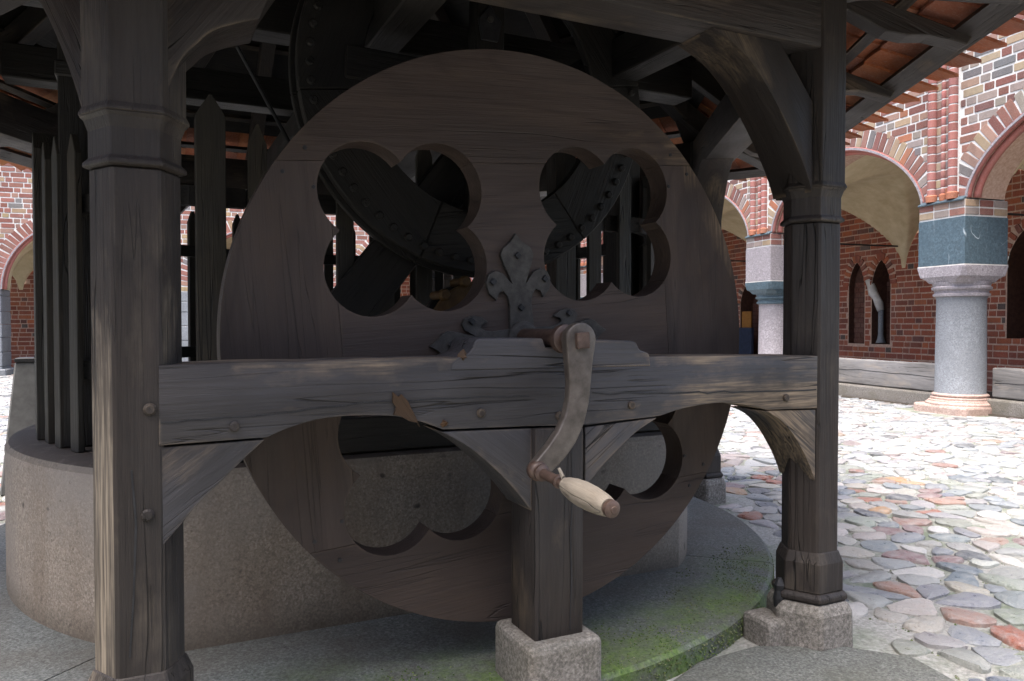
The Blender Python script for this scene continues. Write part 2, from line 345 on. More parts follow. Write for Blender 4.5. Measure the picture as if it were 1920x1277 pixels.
for n, (vis, z, P, cx, cy) in enumerate(cells):
    sh = rs.uniform(.82, .97); rise = rs.uniform(.005, .017); tx, ty = rs.uniform(-.07, .07), rs.uniform(-.07, .07); base = rs.uniform(-.006, .004)
    # round the corners: midpoints plus pulled-in corners
    Q = []
    for k in range(len(P)):
        a, b, c2 = P[k - 1], P[k], P[(k + 1) % len(P)]
        Q.append(((b[0] * .76 + a[0] * .24), (b[1] * .76 + a[1] * .24))); Q.append(((b[0] * .76 + c2[0] * .24), (b[1] * .76 + c2[1] * .24)))
    Vv = []; m = len(Q)
    for s, hh in ((sh, -.03), (sh * .98, base + rise * .45), (sh * .82, base + rise)):
        for q in Q:
            x = cx + (q[0] - cx) * s; y = cy + (q[1] - cy) * s; Vv.append(Vector((x, y, hh + (tx * (x - cx) + ty * (y - cy) if hh > -.02 else 0) + (rs.uniform(-.005, .005) if hh > -.02 else 0))))
    Vv.append(Vector((cx, cy, base + rise * 1.06)))
    Ff = [(r * m + k, r * m + (k + 1) % m, (r + 1) * m + (k + 1) % m, (r + 1) * m + k) for r in (0, 1) for k in range(m)] + [(2 * m + k, 2 * m + (k + 1) % m, 3 * m) for k in range(m)]
    cc = pick(PALC); sat = 1.12 if z < 6 else .6; gm = .42 if (z > 6 and rs.random() < .72) else 0; lum = sum(cc) / 3; cc = tuple(lum + (q - lum) * sat for q in (cc[0], cc[1], cc[2] * 1.02)); cc = tuple(q * (1 - gm) + gm * w_ for q, w_ in zip(cc, (.39, .42, .45)))  # distant stones paler and cooler: bright glare put into their colour
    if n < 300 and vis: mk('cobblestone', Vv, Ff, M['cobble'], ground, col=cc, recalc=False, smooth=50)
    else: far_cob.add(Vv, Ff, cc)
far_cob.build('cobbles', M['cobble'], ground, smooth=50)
V, F = prism([(x, y) for x, y in SLAB], (0, 0, -.06), (1, 0, 0), (0, 1, 0), (0, 0, .072))
M['slabg'] = granite('grey_slab_granite', (.105, .108, .098), (.035, .036, .032), (.23, .235, .215), 100, .75, (.075, .075, .055))
mk('kerb_slab', V, F, M['slabg'], None, bev=.02, seg=2, label='long worn granite slab set in the cobbles before the right post', cat='slab')

# ---------------------------------------------------------------- the well: drum and step
well = thing('well', (0, 0, 0), 'round granite well drum with a flat front, on a mossy round step', 'well')
def outline(Rr, flat, n=96):
    L = []
    for i in range(n):
        a = 2 * math.pi * i / n - math.pi / 2 + .0001; r = Rr
        if math.sin(a) < 0: r = min(Rr, flat / -math.sin(a))
        L.append((r * math.cos(a), r * math.sin(a)))
    return L
o1 = outline(1.69, 1.29, 144); n = len(o1); V = []; F = []
rings = [([(p[0], p[1]) for p in o1], .02), (o1, .672), ([(p[0] * .992, p[1] * .992) for p in o1], .692), ([(p[0] * .975, p[1] * .975) for p in o1], .702),
         ([(1.16 * math.cos(2 * math.pi * i / n - math.pi / 2), 1.16 * math.sin(2 * math.pi * i / n - math.pi / 2)) for i in range(n)], .702),
         ([(1.15 * math.cos(2 * math.pi * i / n - math.pi / 2), 1.15 * math.sin(2 * math.pi * i / n - math.pi / 2)) for i in range(n)], -.02)]
for L, z in rings: V += [(p[0], p[1], z) for p in L]
for j in range(len(rings) - 1): F += [(j * n + i, j * n + (i + 1) % n, (j + 1) * n + (i + 1) % n, (j + 1) * n + i) for i in range(n)]
mk('drum', V, F, M['drum'], well, smooth=35)
V, F = lathe([(1.148, -.05), (1.148, .03)], (0, 0, 0), (0, 0, 1), 48); mk('well_water', V, F, M['black'], well)
ja = [-43.6, -1, 45, 91, 137, 180, 223.2]
for k in range(len(ja)):
    a0, a1 = ja[k], ja[(k + 1) % len(ja)] + (360 if k == len(ja) - 1 else 0); m = 20; V = []; F = []
    a0 += .09; a1 -= .09
    prof = [(1.2, .0), (1.2, .075), (2.075, .08), (2.09, .068), (2.095, -.08)]
    for i in range(m + 1):
        a = R(a0 + (a1 - a0) * i / m)
        for r, z in prof: V.append((r * math.cos(a), r * math.sin(a), z))
    q = len(prof)
    for i in range(m):
        for j in range(q - 1): F.append((i * q + j, i * q + j + 1, (i + 1) * q + j + 1, (i + 1) * q + j))
    F += [tuple(range(q)), tuple(m * q + j for j in range(q))[::-1]]
    mk('step_slab', V, F, M['step'], well, smooth=35)

moss = Joined(); mr = random.Random(5)
def tuft(P, nrm, r, J=moss, pal=((.045, .090, .014), (.075, .125, .024), (.035, .065, .012), (.13, .15, .07))):
    nrm = Vector(nrm); a = nrm.orthogonal().normalized(); b = nrm.cross(a); V = [Vector(P) + nrm * r * mr.uniform(.5, .9)]; ph = mr.uniform(0, 6)
    for i in range(5): V.append(Vector(P) - nrm * .002 + (a * math.cos(ph + i * 1.2566) + b * math.sin(ph + i * 1.2566)) * r * mr.uniform(.7, 1.3))
    J.add(V, [(0, 1 + i, 1 + (i + 1) % 5) for i in range(5)], jit(mr.choice(pal), .2))
for _ in range(300):          # clumps
    a = R(mr.uniform(-112, -38)); top = mr.random() < .62; r0 = 2.075 - abs(mr.gauss(0, .13)) if top else 2.094
    if r0 < 1.5: continue
    for _ in range(mr.randint(4, 22)):
        da = mr.gauss(0, .02); rr = r0 + (mr.gauss(0, .025) if top else 0); z = .081 if top else mr.uniform(-.01, .07)
        if top and rr > 2.075: continue
        aa = a + da; tuft((rr * math.cos(aa), rr * math.sin(aa), z), (0, 0, 1) if top else (math.cos(aa), math.sin(aa), 0), mr.uniform(.0018, .0045))
moss.build('moss', M['brickj'], well)
jm = Joined()
for vis, z, P, cx, cy in cells[:420]:
    if not vis or z > 6.5 or mr.random() < .45: continue
    for q in mr.sample(P, min(len(P), 2)):
        for _ in range(mr.randint(2, 7)): tuft((q[0] + mr.gauss(0, .012), q[1] + mr.gauss(0, .012), -.004), (0, 0, 1), mr.uniform(.003, .008), jm, ((.06, .10, .03), (.10, .14, .05), (.05, .07, .03), (.16, .15, .11)))
jm.build('joint_moss', M['brickj'], ground)
# picket fence on the drum
fence = thing('picket_fence', (0, 0, .70), 'dark picket fence standing round the rim of the granite well drum', 'fence')
path = outline(1.53, 1.13, 360); per = [0]
for i in range(360): per.append(per[-1] + math.dist(path[i], path[(i + 1) % 360]))
def at_path(d):
    d %= per[-1]
    lo = 0
    while per[lo + 1] < d: lo += 1
    f = (d - per[lo]) / (per[lo + 1] - per[lo]); a, b = Vector((*path[lo], 0)), Vector((*path[(lo + 1) % 360], 0))
    return a.lerp(b, f), (b - a).normalized()
NP = 58
pm = None
for k in range(NP):
    c, tt = at_path(per[-1] * (k + .38) / NP); nn = Vector((tt.y, -tt.x, 0)); post = (k % 7 == 3)
    w, th = (.050, .045) if post else (.033, .0125); top = 2.02 if post else 1.94 + random.uniform(-.012, .012)
    poly = [(-w, .704), (w, .704), (w, top - .075), (.004, top), (-.004, top), (-w, top - .075)]
    V, F = prism(poly, c - nn * (th if post else -th * .2), tt, (0, 0, 1), nn * (2 * th)); mk('fence_post' if post else 'picket', V, F, M['picket'], fence, grain=(0, 0, 1), bev=.002)
for z0 in (1.665, 1.02):
    for s in range(12):
        pts = [at_path(per[-1] * (s + f / 4 * .995) / 12) for f in range(5)]; V = []; F = []
        for c, tt in pts:
            nn = Vector((tt.y, -tt.x, 0))
            for dn, dz in ((-.055, -.035), (-.012, -.035), (-.012, .035), (-.055, .035)): V.append(c + nn * dn + Vector((0, 0, z0 + dz)))
        for i in range(4):
            for j in range(4): F.append((i * 4 + j, i * 4 + (j + 1) % 4, i * 4 + 4 + (j + 1) % 4, i * 4 + 4 + j))
        F += [(0, 1, 2, 3), (19, 18, 17, 16)]; mk('rail', V, F, M['dark'], fence, grain=pts[2][1])

# ---------------------------------------------------------------- the well house
HA = 2.3 * math.sqrt(3) / 2
house = thing('well_house', (0, 0, 0), 'six-sided dark oak well shelter with arched braces and orange tiled roof', 'shelter')
def hexring(c, prof, mat, name, parent, grain=None, bev=.004, rot=0, smooth=False):
    V = []; F = []
    for r, z in prof:
        for i in range(6): a = R(60 * i + rot); V.append((c[0] + r * math.cos(a), c[1] + r * math.sin(a), z))
    for j in range(len(prof) - 1): F += [(j * 6 + i, j * 6 + (i + 1) % 6, (j + 1) * 6 + (i + 1) % 6, (j + 1) * 6 + i) for i in range(6)]
    F += [tuple(range(6))[::-1], tuple((len(prof) - 1) * 6 + i for i in range(6))]
    return mk(name, V, F, mat, parent, grain=grain, bev=bev)
corners = [(2.3 * math.cos(R(60 * k - 120)), 2.3 * math.sin(R(60 * k - 120))) for k in range(6)]     # 0 = front left, 1 = front right
for k, c in enumerate(corners):
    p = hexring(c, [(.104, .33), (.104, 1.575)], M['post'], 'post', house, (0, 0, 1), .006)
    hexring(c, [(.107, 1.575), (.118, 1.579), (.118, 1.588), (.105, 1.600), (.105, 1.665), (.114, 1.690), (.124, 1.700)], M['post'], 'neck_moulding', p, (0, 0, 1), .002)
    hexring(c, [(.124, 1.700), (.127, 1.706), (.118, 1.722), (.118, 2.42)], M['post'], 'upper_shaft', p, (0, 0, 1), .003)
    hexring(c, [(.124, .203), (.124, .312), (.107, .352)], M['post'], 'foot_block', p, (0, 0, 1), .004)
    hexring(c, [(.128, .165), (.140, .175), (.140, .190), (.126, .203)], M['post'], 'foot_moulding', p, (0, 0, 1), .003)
    hexring(c, [(.165, -.06), (.160, .13), (.142, .165)], M['base'], 'base_stone', p, None, .010)
for c, s in ((corners[1], -1), (corners[0], 1)):
    V, F = boxm((c[0] + s * .165, c[1] + .045, .015), (.06, 0, 0), (0, .075, 0), (0, 0, .085)); mk('base_stone', V, F, M['base'], house, bev=.02, seg=2)
V, F = lathe([(.012, .0), (.022, .02), (.024, .05), (.018, .08), (.022, .10), (.008, .125)], (corners[1][0] - .128, corners[1][1] + .02, .115), (0, 0, 1), 10); mk('foot_bracket', V, F, M['black'], house)
YF = -2.085
def front(poly, name, mat, y0, y1, grain, bev=.006, parent=house, rot=0, **kw):
    V, F = prism(poly, (0, y0, 0), (1, 0, 0), (0, 0, 1), (0, y1 - y0, 0))
    g = Vector(grain)
    if rot:
        m = Matrix.Rotation(R(rot), 3, 'Z'); V = [m @ v for v in V]; g = m @ g
    return mk(name, V, F, mat, parent, grain=g, bev=bev, seg=2 if bev > .004 else 1, smooth=32, **kw)
def cr(pts, n=5):
    out = []
    for i in range(len(pts) - 1):
        p0, p1, p2, p3 = pts[max(i - 1, 0)], pts[i], pts[i + 1], pts[min(i + 2, len(pts) - 1)]
        for k in range(n):
            t = k / n; out.append(tuple(.5 * (2 * p1[d] + (p2[d] - p0[d]) * t + (2 * p0[d] - 5 * p1[d] + 4 * p2[d] - p3[d]) * t * t + (3 * p1[d] - p0[d] - 3 * p2[d] + p3[d]) * t ** 3) for d in (0, 1)))
    return out + [tuple(pts[-1])]
def wav(pts, a, n=10):
    out = []
    for i in range(len(pts) - 1):
        for k in range(n):
            f = k / n; out.append((pts[i][0] + (pts[i + 1][0] - pts[i][0]) * f, pts[i][1] + (pts[i + 1][1] - pts[i][1]) * f + random.uniform(-a, a)))
    return out + [pts[-1]]
bm_poly = wav([(-1.104, 1.100), (-.326, 1.103), (-.29, 1.098)], .0016, 9) + wav([(.30, 1.092), (.34, 1.095), (1.086, 1.082)], .0016, 9) + [(1.086, .891)] + cr([(.845, .896), (.79, .909), (.74, .919), (.635, .931), (.52, .925), (.45, .915), (.379, .899)]) + [(.104, .885), (-.083, .893)] + \
      cr([(-.373, .900), (-.44, .926), (-.514, .945), (-.62, .953), (-.718, .949), (-.80, .930), (-.854, .909)]) + [(-1.106, .905)]
front(bm_poly, 'cross_beam', M['beam'], YF, -1.90, (1, 0, .01), .007, label='worn cross beam rubbed pale along its edges')
front([(-.352, 1.066), (-.346, 1.088), (-.325, 1.106), (-.296, 1.114), (-.282, 1.130), (-.276, 1.150), (-.262, 1.158), (-.055, 1.156), (-.045, 1.128), (.045, 1.126), (.055, 1.152), (.262, 1.146), (.284, 1.140), (.298, 1.116), (.335, 1.104), (.342, 1.062)], 'bearing_block', M['beam'], YF - .003, -1.905, (1, 0, 0), .004)
front([(-1.107, .899)] + cr([(-.858, .903), (-.93, .838), (-.96, .808), (-1.02, .75), (-1.063, .700), (-1.107, .650)]), 'lower_brace', M['beam'], YF + .006, -1.905, (.8, 0, .6), .005)
front(cr([(-.376, .893), (-.29, .842), (-.206, .770), (-.14, .70), (-.087, .634)]) + [(-.087, .886)], 'lower_brace', M['beam'], YF + .006, -1.905, (.8, 0, -.6), .005)
front(cr([(.100, .690), (.15, .740), (.203, .786), (.29, .850), (.375, .893)]) + [(.100, .878)], 'lower_brace', M['beam'], YF + .006, -1.905, (.8, 0, .6), .005)
front(cr([(.83, .893), (.905, .862), (.968, .808), (1.022, .738), (1.060, .675), (1.084, .622)]) + [(1.084, .884)], 'lower_brace', M['beam'], YF + .006, -1.905, (.8, 0, -.6), .005)
front([(-.086, .24), (.082, .24), (.082, .882), (-.086, .886)], 'centre_post', M['frame'], -2.098, -1.93, (0, 0, 1), .006)
V, F = boxm((0, -2.015, .085), (.125, 0, 0), (0, .135, 0), (0, 0, .16)); mk('base_stone', V, F, M['base'], house, bev=.022, seg=3)
front([(.0325, .26), (.0375, .42), (.034, .56), (.0415, .70), (.036, .86), (.0395, .86), (.0450, .70), (.0385, .56), (.0415, .42), (.0355, .26)], 'crack', M['black'], -2.0995, -2.090, (0, 0, 1), 0)
front([(-1.176, .40), (-1.166, .55), (-1.160, .72), (-1.168, .85), (-1.164, .85), (-1.155, .72), (-1.162, .55), (-1.172, .40)], 'crack', M['black'], -2.0835, -2.076, (0, 0, 1), 0)
crl = wav([(.12, .985), (.50, .972), (.72, .968), (1.08, .962)], .004, 6); front(crl + [(x, z - .0045) for x, z in crl[::-1]], 'crack', M['black'], YF - .0015, YF + .01, (1, 0, 0), 0)
crl = wav([(-1.10, .962), (-.9, .966), (-.55, .990), (-.1, .985)], .003, 6); front(crl + [(x, z - .003) for x, z in crl[::-1]], 'crack', M['black'], YF - .0015, YF + .01, (1, 0, 0), 0)
for x, z in ((-.933, .941), (-.257, .941), (.267, .94), (.003, .919), (.93, .935)):
    V, F = lathe([(.0135, 0), (.0135, .006), (.010, .009)], (x, YF, z), (0, -1, 0), 12); mk('peg', V, F, M['frame'], house, grain=(0, 1, 0))
for x, z in ((-1.125, .994), (-1.132, .739)):
    V, F = lathe([(.015, 0), (.015, .008), (.010, .013)], (x, -2.080, z), (0, -1, 0), 12); mk('peg', V, F, M['frame'], house, grain=(0, 1, 0))
# torn splinter on the beam
sp = [(-.522, 1.012), (-.508, .998), (-.498, 1.005), (-.480, .985), (-.462, .950), (-.445, .912), (-.452, .925), (-.475, .930), (-.500, .945), (-.520, .950), (-.513, .970), (-.523, .985)]
front(sp, 'splinter', M['torn'], YF - .010, YF + .004, (.6, 0, -.8), 0, label='torn brown splinter hanging off the cross beam')
for cx, cz, r0 in ((-.372, .918, .015), (-.312, 1.108, .016)):
    V = []; F = []
    for i in range(9):
        a = 2 * math.pi * i / 9; V.append((cx + math.cos(a) * r0 * random.uniform(.6, 1.2), YF + .003, cz + math.sin(a) * r0 * random.uniform(.6, 1.3)))
    V += [(cx + random.uniform(-.008, .008), YF - random.uniform(.006, .016), cz + random.uniform(-.01, .01)) for _ in range(3)]
    F = [(i, (i + 1) % 9, 9 + (i // 3)) for i in range(9)] + [(3, 10, 9), (6, 11, 10), (0, 9, 11), (9, 10, 11)]
    mk('raw_break', V, F, M['torn'], house, grain=(1, 0, 0))
# plates, braces, ties of the six sides
brR = cr([(.600, 2.199), (.70, 2.158), (.785, 2.098), (.866, 2.012), (.938, 1.918), (1.0, 1.82), (1.045, 1.735), (1.066, 1.68)]) + [(1.066, 2.007), (.905, 2.199)]
brL = cr([(-1.085, 1.75), (-1.048, 1.844), (-1.01, 1.892), (-.975, 1.927), (-.92, 1.955), (-.864, 1.975)]) + [(-.842, 2.03), (-.74, 2.199), (-.90, 2.199), (-1.085, 1.975)]
for k in range(6):
    rot = 60 * k
    front([(-1.09, 2.20), (1.09, 2.20), (1.09, 2.42), (-1.09, 2.42)], 'wall_plate', M['frame'], -2.09, -1.90, (1, 0, 0), .008, rot=rot)
    front(brR, 'arched_brace', M['frame'], -2.07, -1.88, (.6, 0, -.8), .005, rot=rot)
    front(brL if k == 0 else [(-x, z) for x, z in brR][::-1], 'arched_brace', M['frame'], -2.07, -1.88, (.6, 0, .8), .005, rot=rot)
front([(-1.085, 1.983), (-.905, 2.199), (-1.085, 2.199)], 'spandrel_board', M['frame'], -2.06, -1.95, (.6, 0, .8), .003)
for x in (-.30, .75):
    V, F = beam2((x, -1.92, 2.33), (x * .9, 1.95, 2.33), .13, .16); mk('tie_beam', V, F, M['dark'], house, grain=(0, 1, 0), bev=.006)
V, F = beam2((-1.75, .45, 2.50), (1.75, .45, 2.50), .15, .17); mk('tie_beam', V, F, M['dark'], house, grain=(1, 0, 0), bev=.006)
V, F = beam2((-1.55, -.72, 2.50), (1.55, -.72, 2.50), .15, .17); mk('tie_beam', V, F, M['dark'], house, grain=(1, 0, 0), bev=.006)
# roof
EAVE = (2.74, 2.29); KNEE = (2.0, 2.60); APEX = (.05, 4.15)
def roofz(r): return EAVE[1] + (KNEE[1] - EAVE[1]) * (EAVE[0] - r) / (EAVE[0] - KNEE[0]) if r > KNEE[0] else KNEE[1] + (APEX[1] - KNEE[1]) * (KNEE[0] - r) / (KNEE[0] - APEX[0])
TW = .184; tiles_j = Joined(); tp = []
TILE = [((.40, .125, .05), 5), ((.33, .10, .045), 4), ((.46, .17, .07), 3), ((.26, .09, .05), 2)]
def slope_pts():
    L = math.hypot(EAVE[0] - KNEE[0], KNEE[1] - EAVE[1]); L2 = math.hypot(KNEE[0] - APEX[0], APEX[1] - KNEE[1])
    def f(d):
        if d < L: t = d / L; return (EAVE[0] + (KNEE[0] - EAVE[0]) * t, EAVE[1] + (KNEE[1] - EAVE[1]) * t)
        t = (d - L) / L2; return (KNEE[0] + (APEX[0] - KNEE[0]) * t, KNEE[1] + (APEX[1] - KNEE[1]) * t)
    return f, L, L2
sf, SL, SL2 = slope_pts()
for k in range(6):
    an = R(-90 + 60 * k); nn = Vector((math.cos(an), math.sin(an), 0)); tt = Vector((-nn.y, nn.x, 0)); d = -.03; course = 0
    while d < SL + SL2 - .10:
        d1 = min(d + .36, SL + SL2); rows = [(d, .024), ((d + d1) / 2, .012), (d1, .0)]
        pts = [(sf(max(q, 0))[0] - (q if q < 0 else 0) * .92, sf(max(q, 0))[1] + (q if q < 0 else 0) * .4, lift) for q, lift in rows]
        lim0 = pts[0][0] * math.tan(R(30)); nt = int(lim0 / TW) + 1
        for i in range(-nt, nt + 1):
            t0 = (i - .5) * TW; ns = 9; grid = []
            if abs(t0 + TW / 2) > lim0 + TW * .5: continue
            for ri, (rr, zz, lift) in enumerate(pts):
                amp = (.040, .018, .010)[ri] if course == 0 else .010
                lim = rr * math.tan(R(30)) + .01; row = []
                for s in range(ns + 1):
                    f = s / ns; tq = t0 + f * ((1.02, 1.07, 1.10)[ri] if course == 0 else 1.12) * TW; h = amp * (f - .35) + .004 * math.sin(math.pi * f)
                    tc = max(-lim, min(lim, tq)); row.append((rr, zz + lift + h, tc))
                grid.append(row)
            wd = max(abs(g[-1][2] - g[0][2]) for g in grid)
            if wd < .02: continue
            V = []; F = []
            for th in (0, -.014):
                for row in grid:
                    for rr, zz, tc in row: V.append(nn * rr + tt * tc + Vector((0, 0, zz + th)))
            w = ns + 1; m = 3 * w
            for r in range(2):
                for s in range(ns):
                    a = r * w + s; F.append((a, a + 1, a + w + 1, a + w)); F.append((m + a, m + a + w, m + a + w + 1, m + a + 1))
            for s in range(ns): F.append((s, m + s, m + s + 1, s + 1)); a = 2 * w + s; F.append((a, a + 1, m + a + 1, m + a))
            for r in range(2): a = r * w; F.append((a, a + w, m + a + w, m + a)); a += ns; F.append((a, m + a, m + a + w, a + w))
            single = (k in (1, 3, 4) and course < 3) or (k == 2 and course < 2)
            cc = pick(TILE)
            if single: tp.append((V, F, cc))
            else: tiles_j.add(V, F, cc)
        d += .30; course += 1
for V, F, cc in tp[:300]: mk('roof_tile', V, F, M['tilej'], house, col=cc, smooth=40, recalc=False)
for V, F, cc in tp[300:]: tiles_j.add(V, F, cc)
tiles_j.build('roof_tiles', M['tilej'], house, smooth=40)
for k in range(6):
    an = R(-90 + 60 * k); nn = Vector((math.cos(an), math.sin(an), 0)); tt = Vector((-nn.y, nn.x, 0)); g3 = nn * -.8 + Vector((0, 0, .4))
    for t0 in (-1.05, -.36, .36, 1.05):
        r1 = max(abs(t0) / .577, .25); top = [(2.60, roofz(2.60) - .058), (2.0, roofz(2.0) - .058)] + ([(r1, roofz(r1) - .058)] if r1 < 1.98 else [])
        bot = [(x, z - .135) for x, z in top[1:]][::-1]
        tail = [(2.06, roofz(2.06) - .175), (2.14, roofz(2.14) - .140), (2.20, roofz(2.20) - .150), (2.28, roofz(2.28) - .165), (2.36, roofz(2.36) - .150), (2.44, roofz(2.44) - .118), (2.52, roofz(2.52) - .105), (2.58, roofz(2.58) - .100)]
        V, F = prism(top + bot + tail, tt * (t0 - .045), nn, (0, 0, 1), tt * .09); mk('rafter', V, F, M['frame'], house, grain=g3, bev=.004)
    d = .17; j = 0
    while d < 1.9:
        rr, zz = sf(d); hw = rr * .577 - .02; wd = .050 if j == 0 else .022
        V, F = boxm(nn * rr + Vector((0, 0, zz - .052)), tt * hw, (nn * .92 + Vector((0, 0, -.39))) * wd, (nn * .39 + Vector((0, 0, .92))) * .0125)
        mk('eave_board' if j == 0 else 'batten', V, F, M['frame'], house, grain=tt); d += .27 if j == 0 else .30; j += 1
    ca = R(-60 + 60 * k); cd_ = Vector((math.cos(ca), math.sin(ca), 0)); s2 = 2 / math.sqrt(3)
    poly = [(r * s2, roofz(r) - .055) for r in (2.60, 2.0, .12)] + [(r * s2, roofz(r) - .20) for r in (.12, 2.0)] + [(2.12 * s2, roofz(2.12) - .15), (2.30 * s2, roofz(2.30) - .12), (2.45 * s2, roofz(2.45) - .11), (2.55 * s2, roofz(2.55) - .10)]
    sd_ = Vector((-cd_.y, cd_.x, 0)); V, F = prism(poly, sd_ * -.055, cd_, (0, 0, 1), sd_ * .11); mk('hip_rafter', V, F, M['frame'], house, grain=cd_ * -.8 + Vector((0, 0, .5)), bev=.005)
for k in range(6):
    an = R(-90 + 60 * k); nn = Vector((math.cos(an), math.sin(an), 0)); tt = Vector((-nn.y, nn.x, 0)); V = []
    for dz in (-.030, -.045):
        for r_ in (1.92, .10):
            for sg in (-1, 1): V.append(nn * r_ + tt * sg * (r_ * .577 - .006) + Vector((0, 0, roofz(r_) + dz)))
    mk('roof_dark_sheet', V, [(0, 1, 3, 2), (4, 6, 7, 5), (0, 4, 5, 1), (2, 3, 7, 6), (0, 2, 6, 4), (1, 5, 7, 3)], M['dark'], house, grain=tt)  # flat dark sheet added under the upper tiles to darken the roof interior
V, F = tube([(-.80, -1.0, 2.26), (-.60, -1.0, 1.90)], .008, 8); mk('iron_rod', V, F, M['black'], house)

# ---------------------------------------------------------------- flywheel with crank
HZ, WY, WR, WT = 1.154, -1.8325, .944, .10
fly = thing('flywheel', (0, WY, HZ), 'large dark wooden flywheel with quatrefoil openings and an iron crank', 'wheel')
PHI = R(4.5)
def wl_(x, y): return (x * math.cos(PHI) - y * math.sin(PHI), HZ + x * math.sin(PHI) + y * math.cos(PHI))
def tmp(V, F):
    me = bpy.data.meshes.new('tmp'); me.from_pydata([tuple(v) for v in V], [], F); b = bmesh.new(); b.from_mesh(me); bmesh.ops.recalc_face_normals(b, faces=b.faces); b.to_mesh(me); b.free()
    o = bpy.data.objects.new('tmp', me); COL.objects.link(o); return o
def pl2(poly, y0, y1): return prism([wl_(*p) for p in poly], (0, y0, 0), (1, 0, 0), (0, 0, 1), (0, y1 - y0, 0))
def quatre(cx, cy, c=.118, r=.147, n=22):
    P = []
    for q, (sx, sy) in enumerate(((1, 1), (-1, 1), (-1, -1), (1, -1))):
        half = math.acos(-c / r); mid = math.atan2(sy, sx); sw = math.pi - math.asin(c / r) * 0
        # arc from the cusp on one axis to the cusp on the next
        k = math.sqrt(r * r - c * c); a0 = {0: math.atan2(-c, k), 1: math.atan2(k, c), 2: math.atan2(c, -k), 3: math.atan2(-k, -c)}[q]; a1 = {0: math.atan2(k, -c), 1: math.atan2(-c, -k), 2: math.atan2(-k, c), 3: math.atan2(c, k)}[q]
        while a1 <= a0: a1 += 2 * math.pi
        for i in range(n): a = a0 + (a1 - a0) * i / n; P.append((cx + sx * c + r * math.cos(a), cy + sy * c + r * math.sin(a)))
    return P
disc = [(WR * math.cos(2 * math.pi * i / 200), WR * math.sin(2 * math.pi * i / 200)) for i in range(200)]
holes = [quatre(.371 * sx, .371 * sy) for sx, sy in ((1, 1), (-1, 1), (-1, -1), (1, -1))]
g_ = .0013; JY, JX = .576, .600
boards = [([(-1, JY + g_), (1, JY + g_), (1, 1), (-1, 1)], (1, 0, PHI), 0), ([(-1, -1), (1, -1), (1, -JY - g_), (-1, -JY - g_)], (1, 0, PHI), .001),
          ([(-1, -JY), (-JX - g_, -JY), (-JX - g_, JY), (-1, JY)], (-PHI, 0, 1), -.001), ([(JX + g_, -JY), (1, -JY), (1, JY), (JX + g_, JY)], (-PHI, 0, 1), .0005),
          ([(-JX, -JY), (JX, -JY), (JX, JY), (-JX, JY)], (1, 0, PHI), .0)]
from mathutils.geometry import delaunay_2d_cdt
for poly, gr, dy in boards:
    pts, eds = [], []
    for loop in [disc, poly] + holes:
        b0 = len(pts); pts += [Vector(p) for p in loop]; eds += [(b0 + i, b0 + (i + 1) % len(loop)) for i in range(len(loop))]
    vo, eo, fo_, *_ = delaunay_2d_cdt(pts, eds, [], 0, 1e-6)
    keep = []
    for f in fo_:
        cx_ = sum(vo[i].x for i in f) / len(f); cy_ = sum(vo[i].y for i in f) / len(f)
        if inpoly(cx_, cy_, poly) and math.hypot(cx_, cy_) < WR and not any(inpoly(cx_, cy_, h_) for h_ in holes): keep.append(tuple(f))
    used = sorted({i for f in keep for i in f}); ix = {q: n for n, q in enumerate(used)}; m = len(used); V = []
    for y_ in (WY + dy, WY + dy + WT):
        for q in used: x, z = wl_(vo[q].x, vo[q].y); V.append((x, y_, z))
    F = [tuple(ix[i] for i in f) for f in keep]; cnt = {}
    for f in F:
        for a, b in zip(f, f[1:] + f[:1]): cnt[(a, b)] = 1
    side = [(a, b) for a, b in cnt if (b, a) not in cnt]
    F = F + [tuple(i + m for i in f)[::-1] for f in F] + [(b, a, a + m, b + m) for a, b in side]
    mk('board', V, F, M['wheel'], fly, grain=gr, bev=.0022, ang=50, smooth=30)
for sx in (-1, 1):
    for sy in (-1, 1):
        for q, e in ((.66, .615), (.73, .545), (.645, .50)):
            x, z = wl_(sx * q, sy * e); V, F = lathe([(.007, 0), (.006, .003)], (x, WY + .0005, z), (0, -1, 0), 8); mk('nail', V, F, M['black'], fly)
half = [(.046, .0), (.044, .05), (.040, .11), (.046, .140), (.060, .158), (.076, .152), (.086, .128), (.112, .155), (.119, .190), (.108, .215), (.084, .226), (.056, .216), (.032, .186), (.026, .180), (.034, .205), (.052, .245), (.061, .275), (.050, .298), (.022, .318), (.010, .332), (0, .345)]
fl = half + [(-x, y) for x, y in half[::-1][1:]]
def strap(ang, sx, sy, bolts):
    ca, sa = math.cos(ang), math.sin(ang); f = lambda p: (p[0] * sx * ca - p[1] * sy * sa, p[0] * sx * sa + p[1] * sy * ca)
    V, F = pl2([f(p) for p in fl], WY - .014, WY + .002); s = mk('iron_strap', V, F, M['iron'], fly, bev=.004, seg=2)
    for b in bolts:
        c = f(b); x, z = wl_(*c); r = .013
        V, F = prism([wl_(c[0] + r * math.cos(q), c[1] + r * math.sin(q)) for q in (0, math.pi / 2, math.pi, 3 * math.pi / 2)], (0, WY - .024, 0), (1, 0, 0), (0, 0, 1), (0, .012, 0)); mk('bolt', V, F, M['black'], s, bev=.002)
bl = [(0, .10), (.096, .19), (-.096, .19), (0, .272)]
strap(0, 1, 1, bl); strap(math.pi / 2, .72, .95, bl); strap(-math.pi / 2, .72, .95, bl); strap(math.pi, 1, 1, bl)
V, F = lathe([(.055, 0), (.055, .02), (.045, .028)], (0, WY - .0, HZ), (0, -1, 0), 32); mk('hub_plate', V, F, M['iron'], fly, bev=.002)
V, F = lathe([(.030, 0), (.030, .93)], (0, -1.25, HZ), (0, -1, 0), 20); mk('axle', V, F, M['rust'], fly, smooth=40)
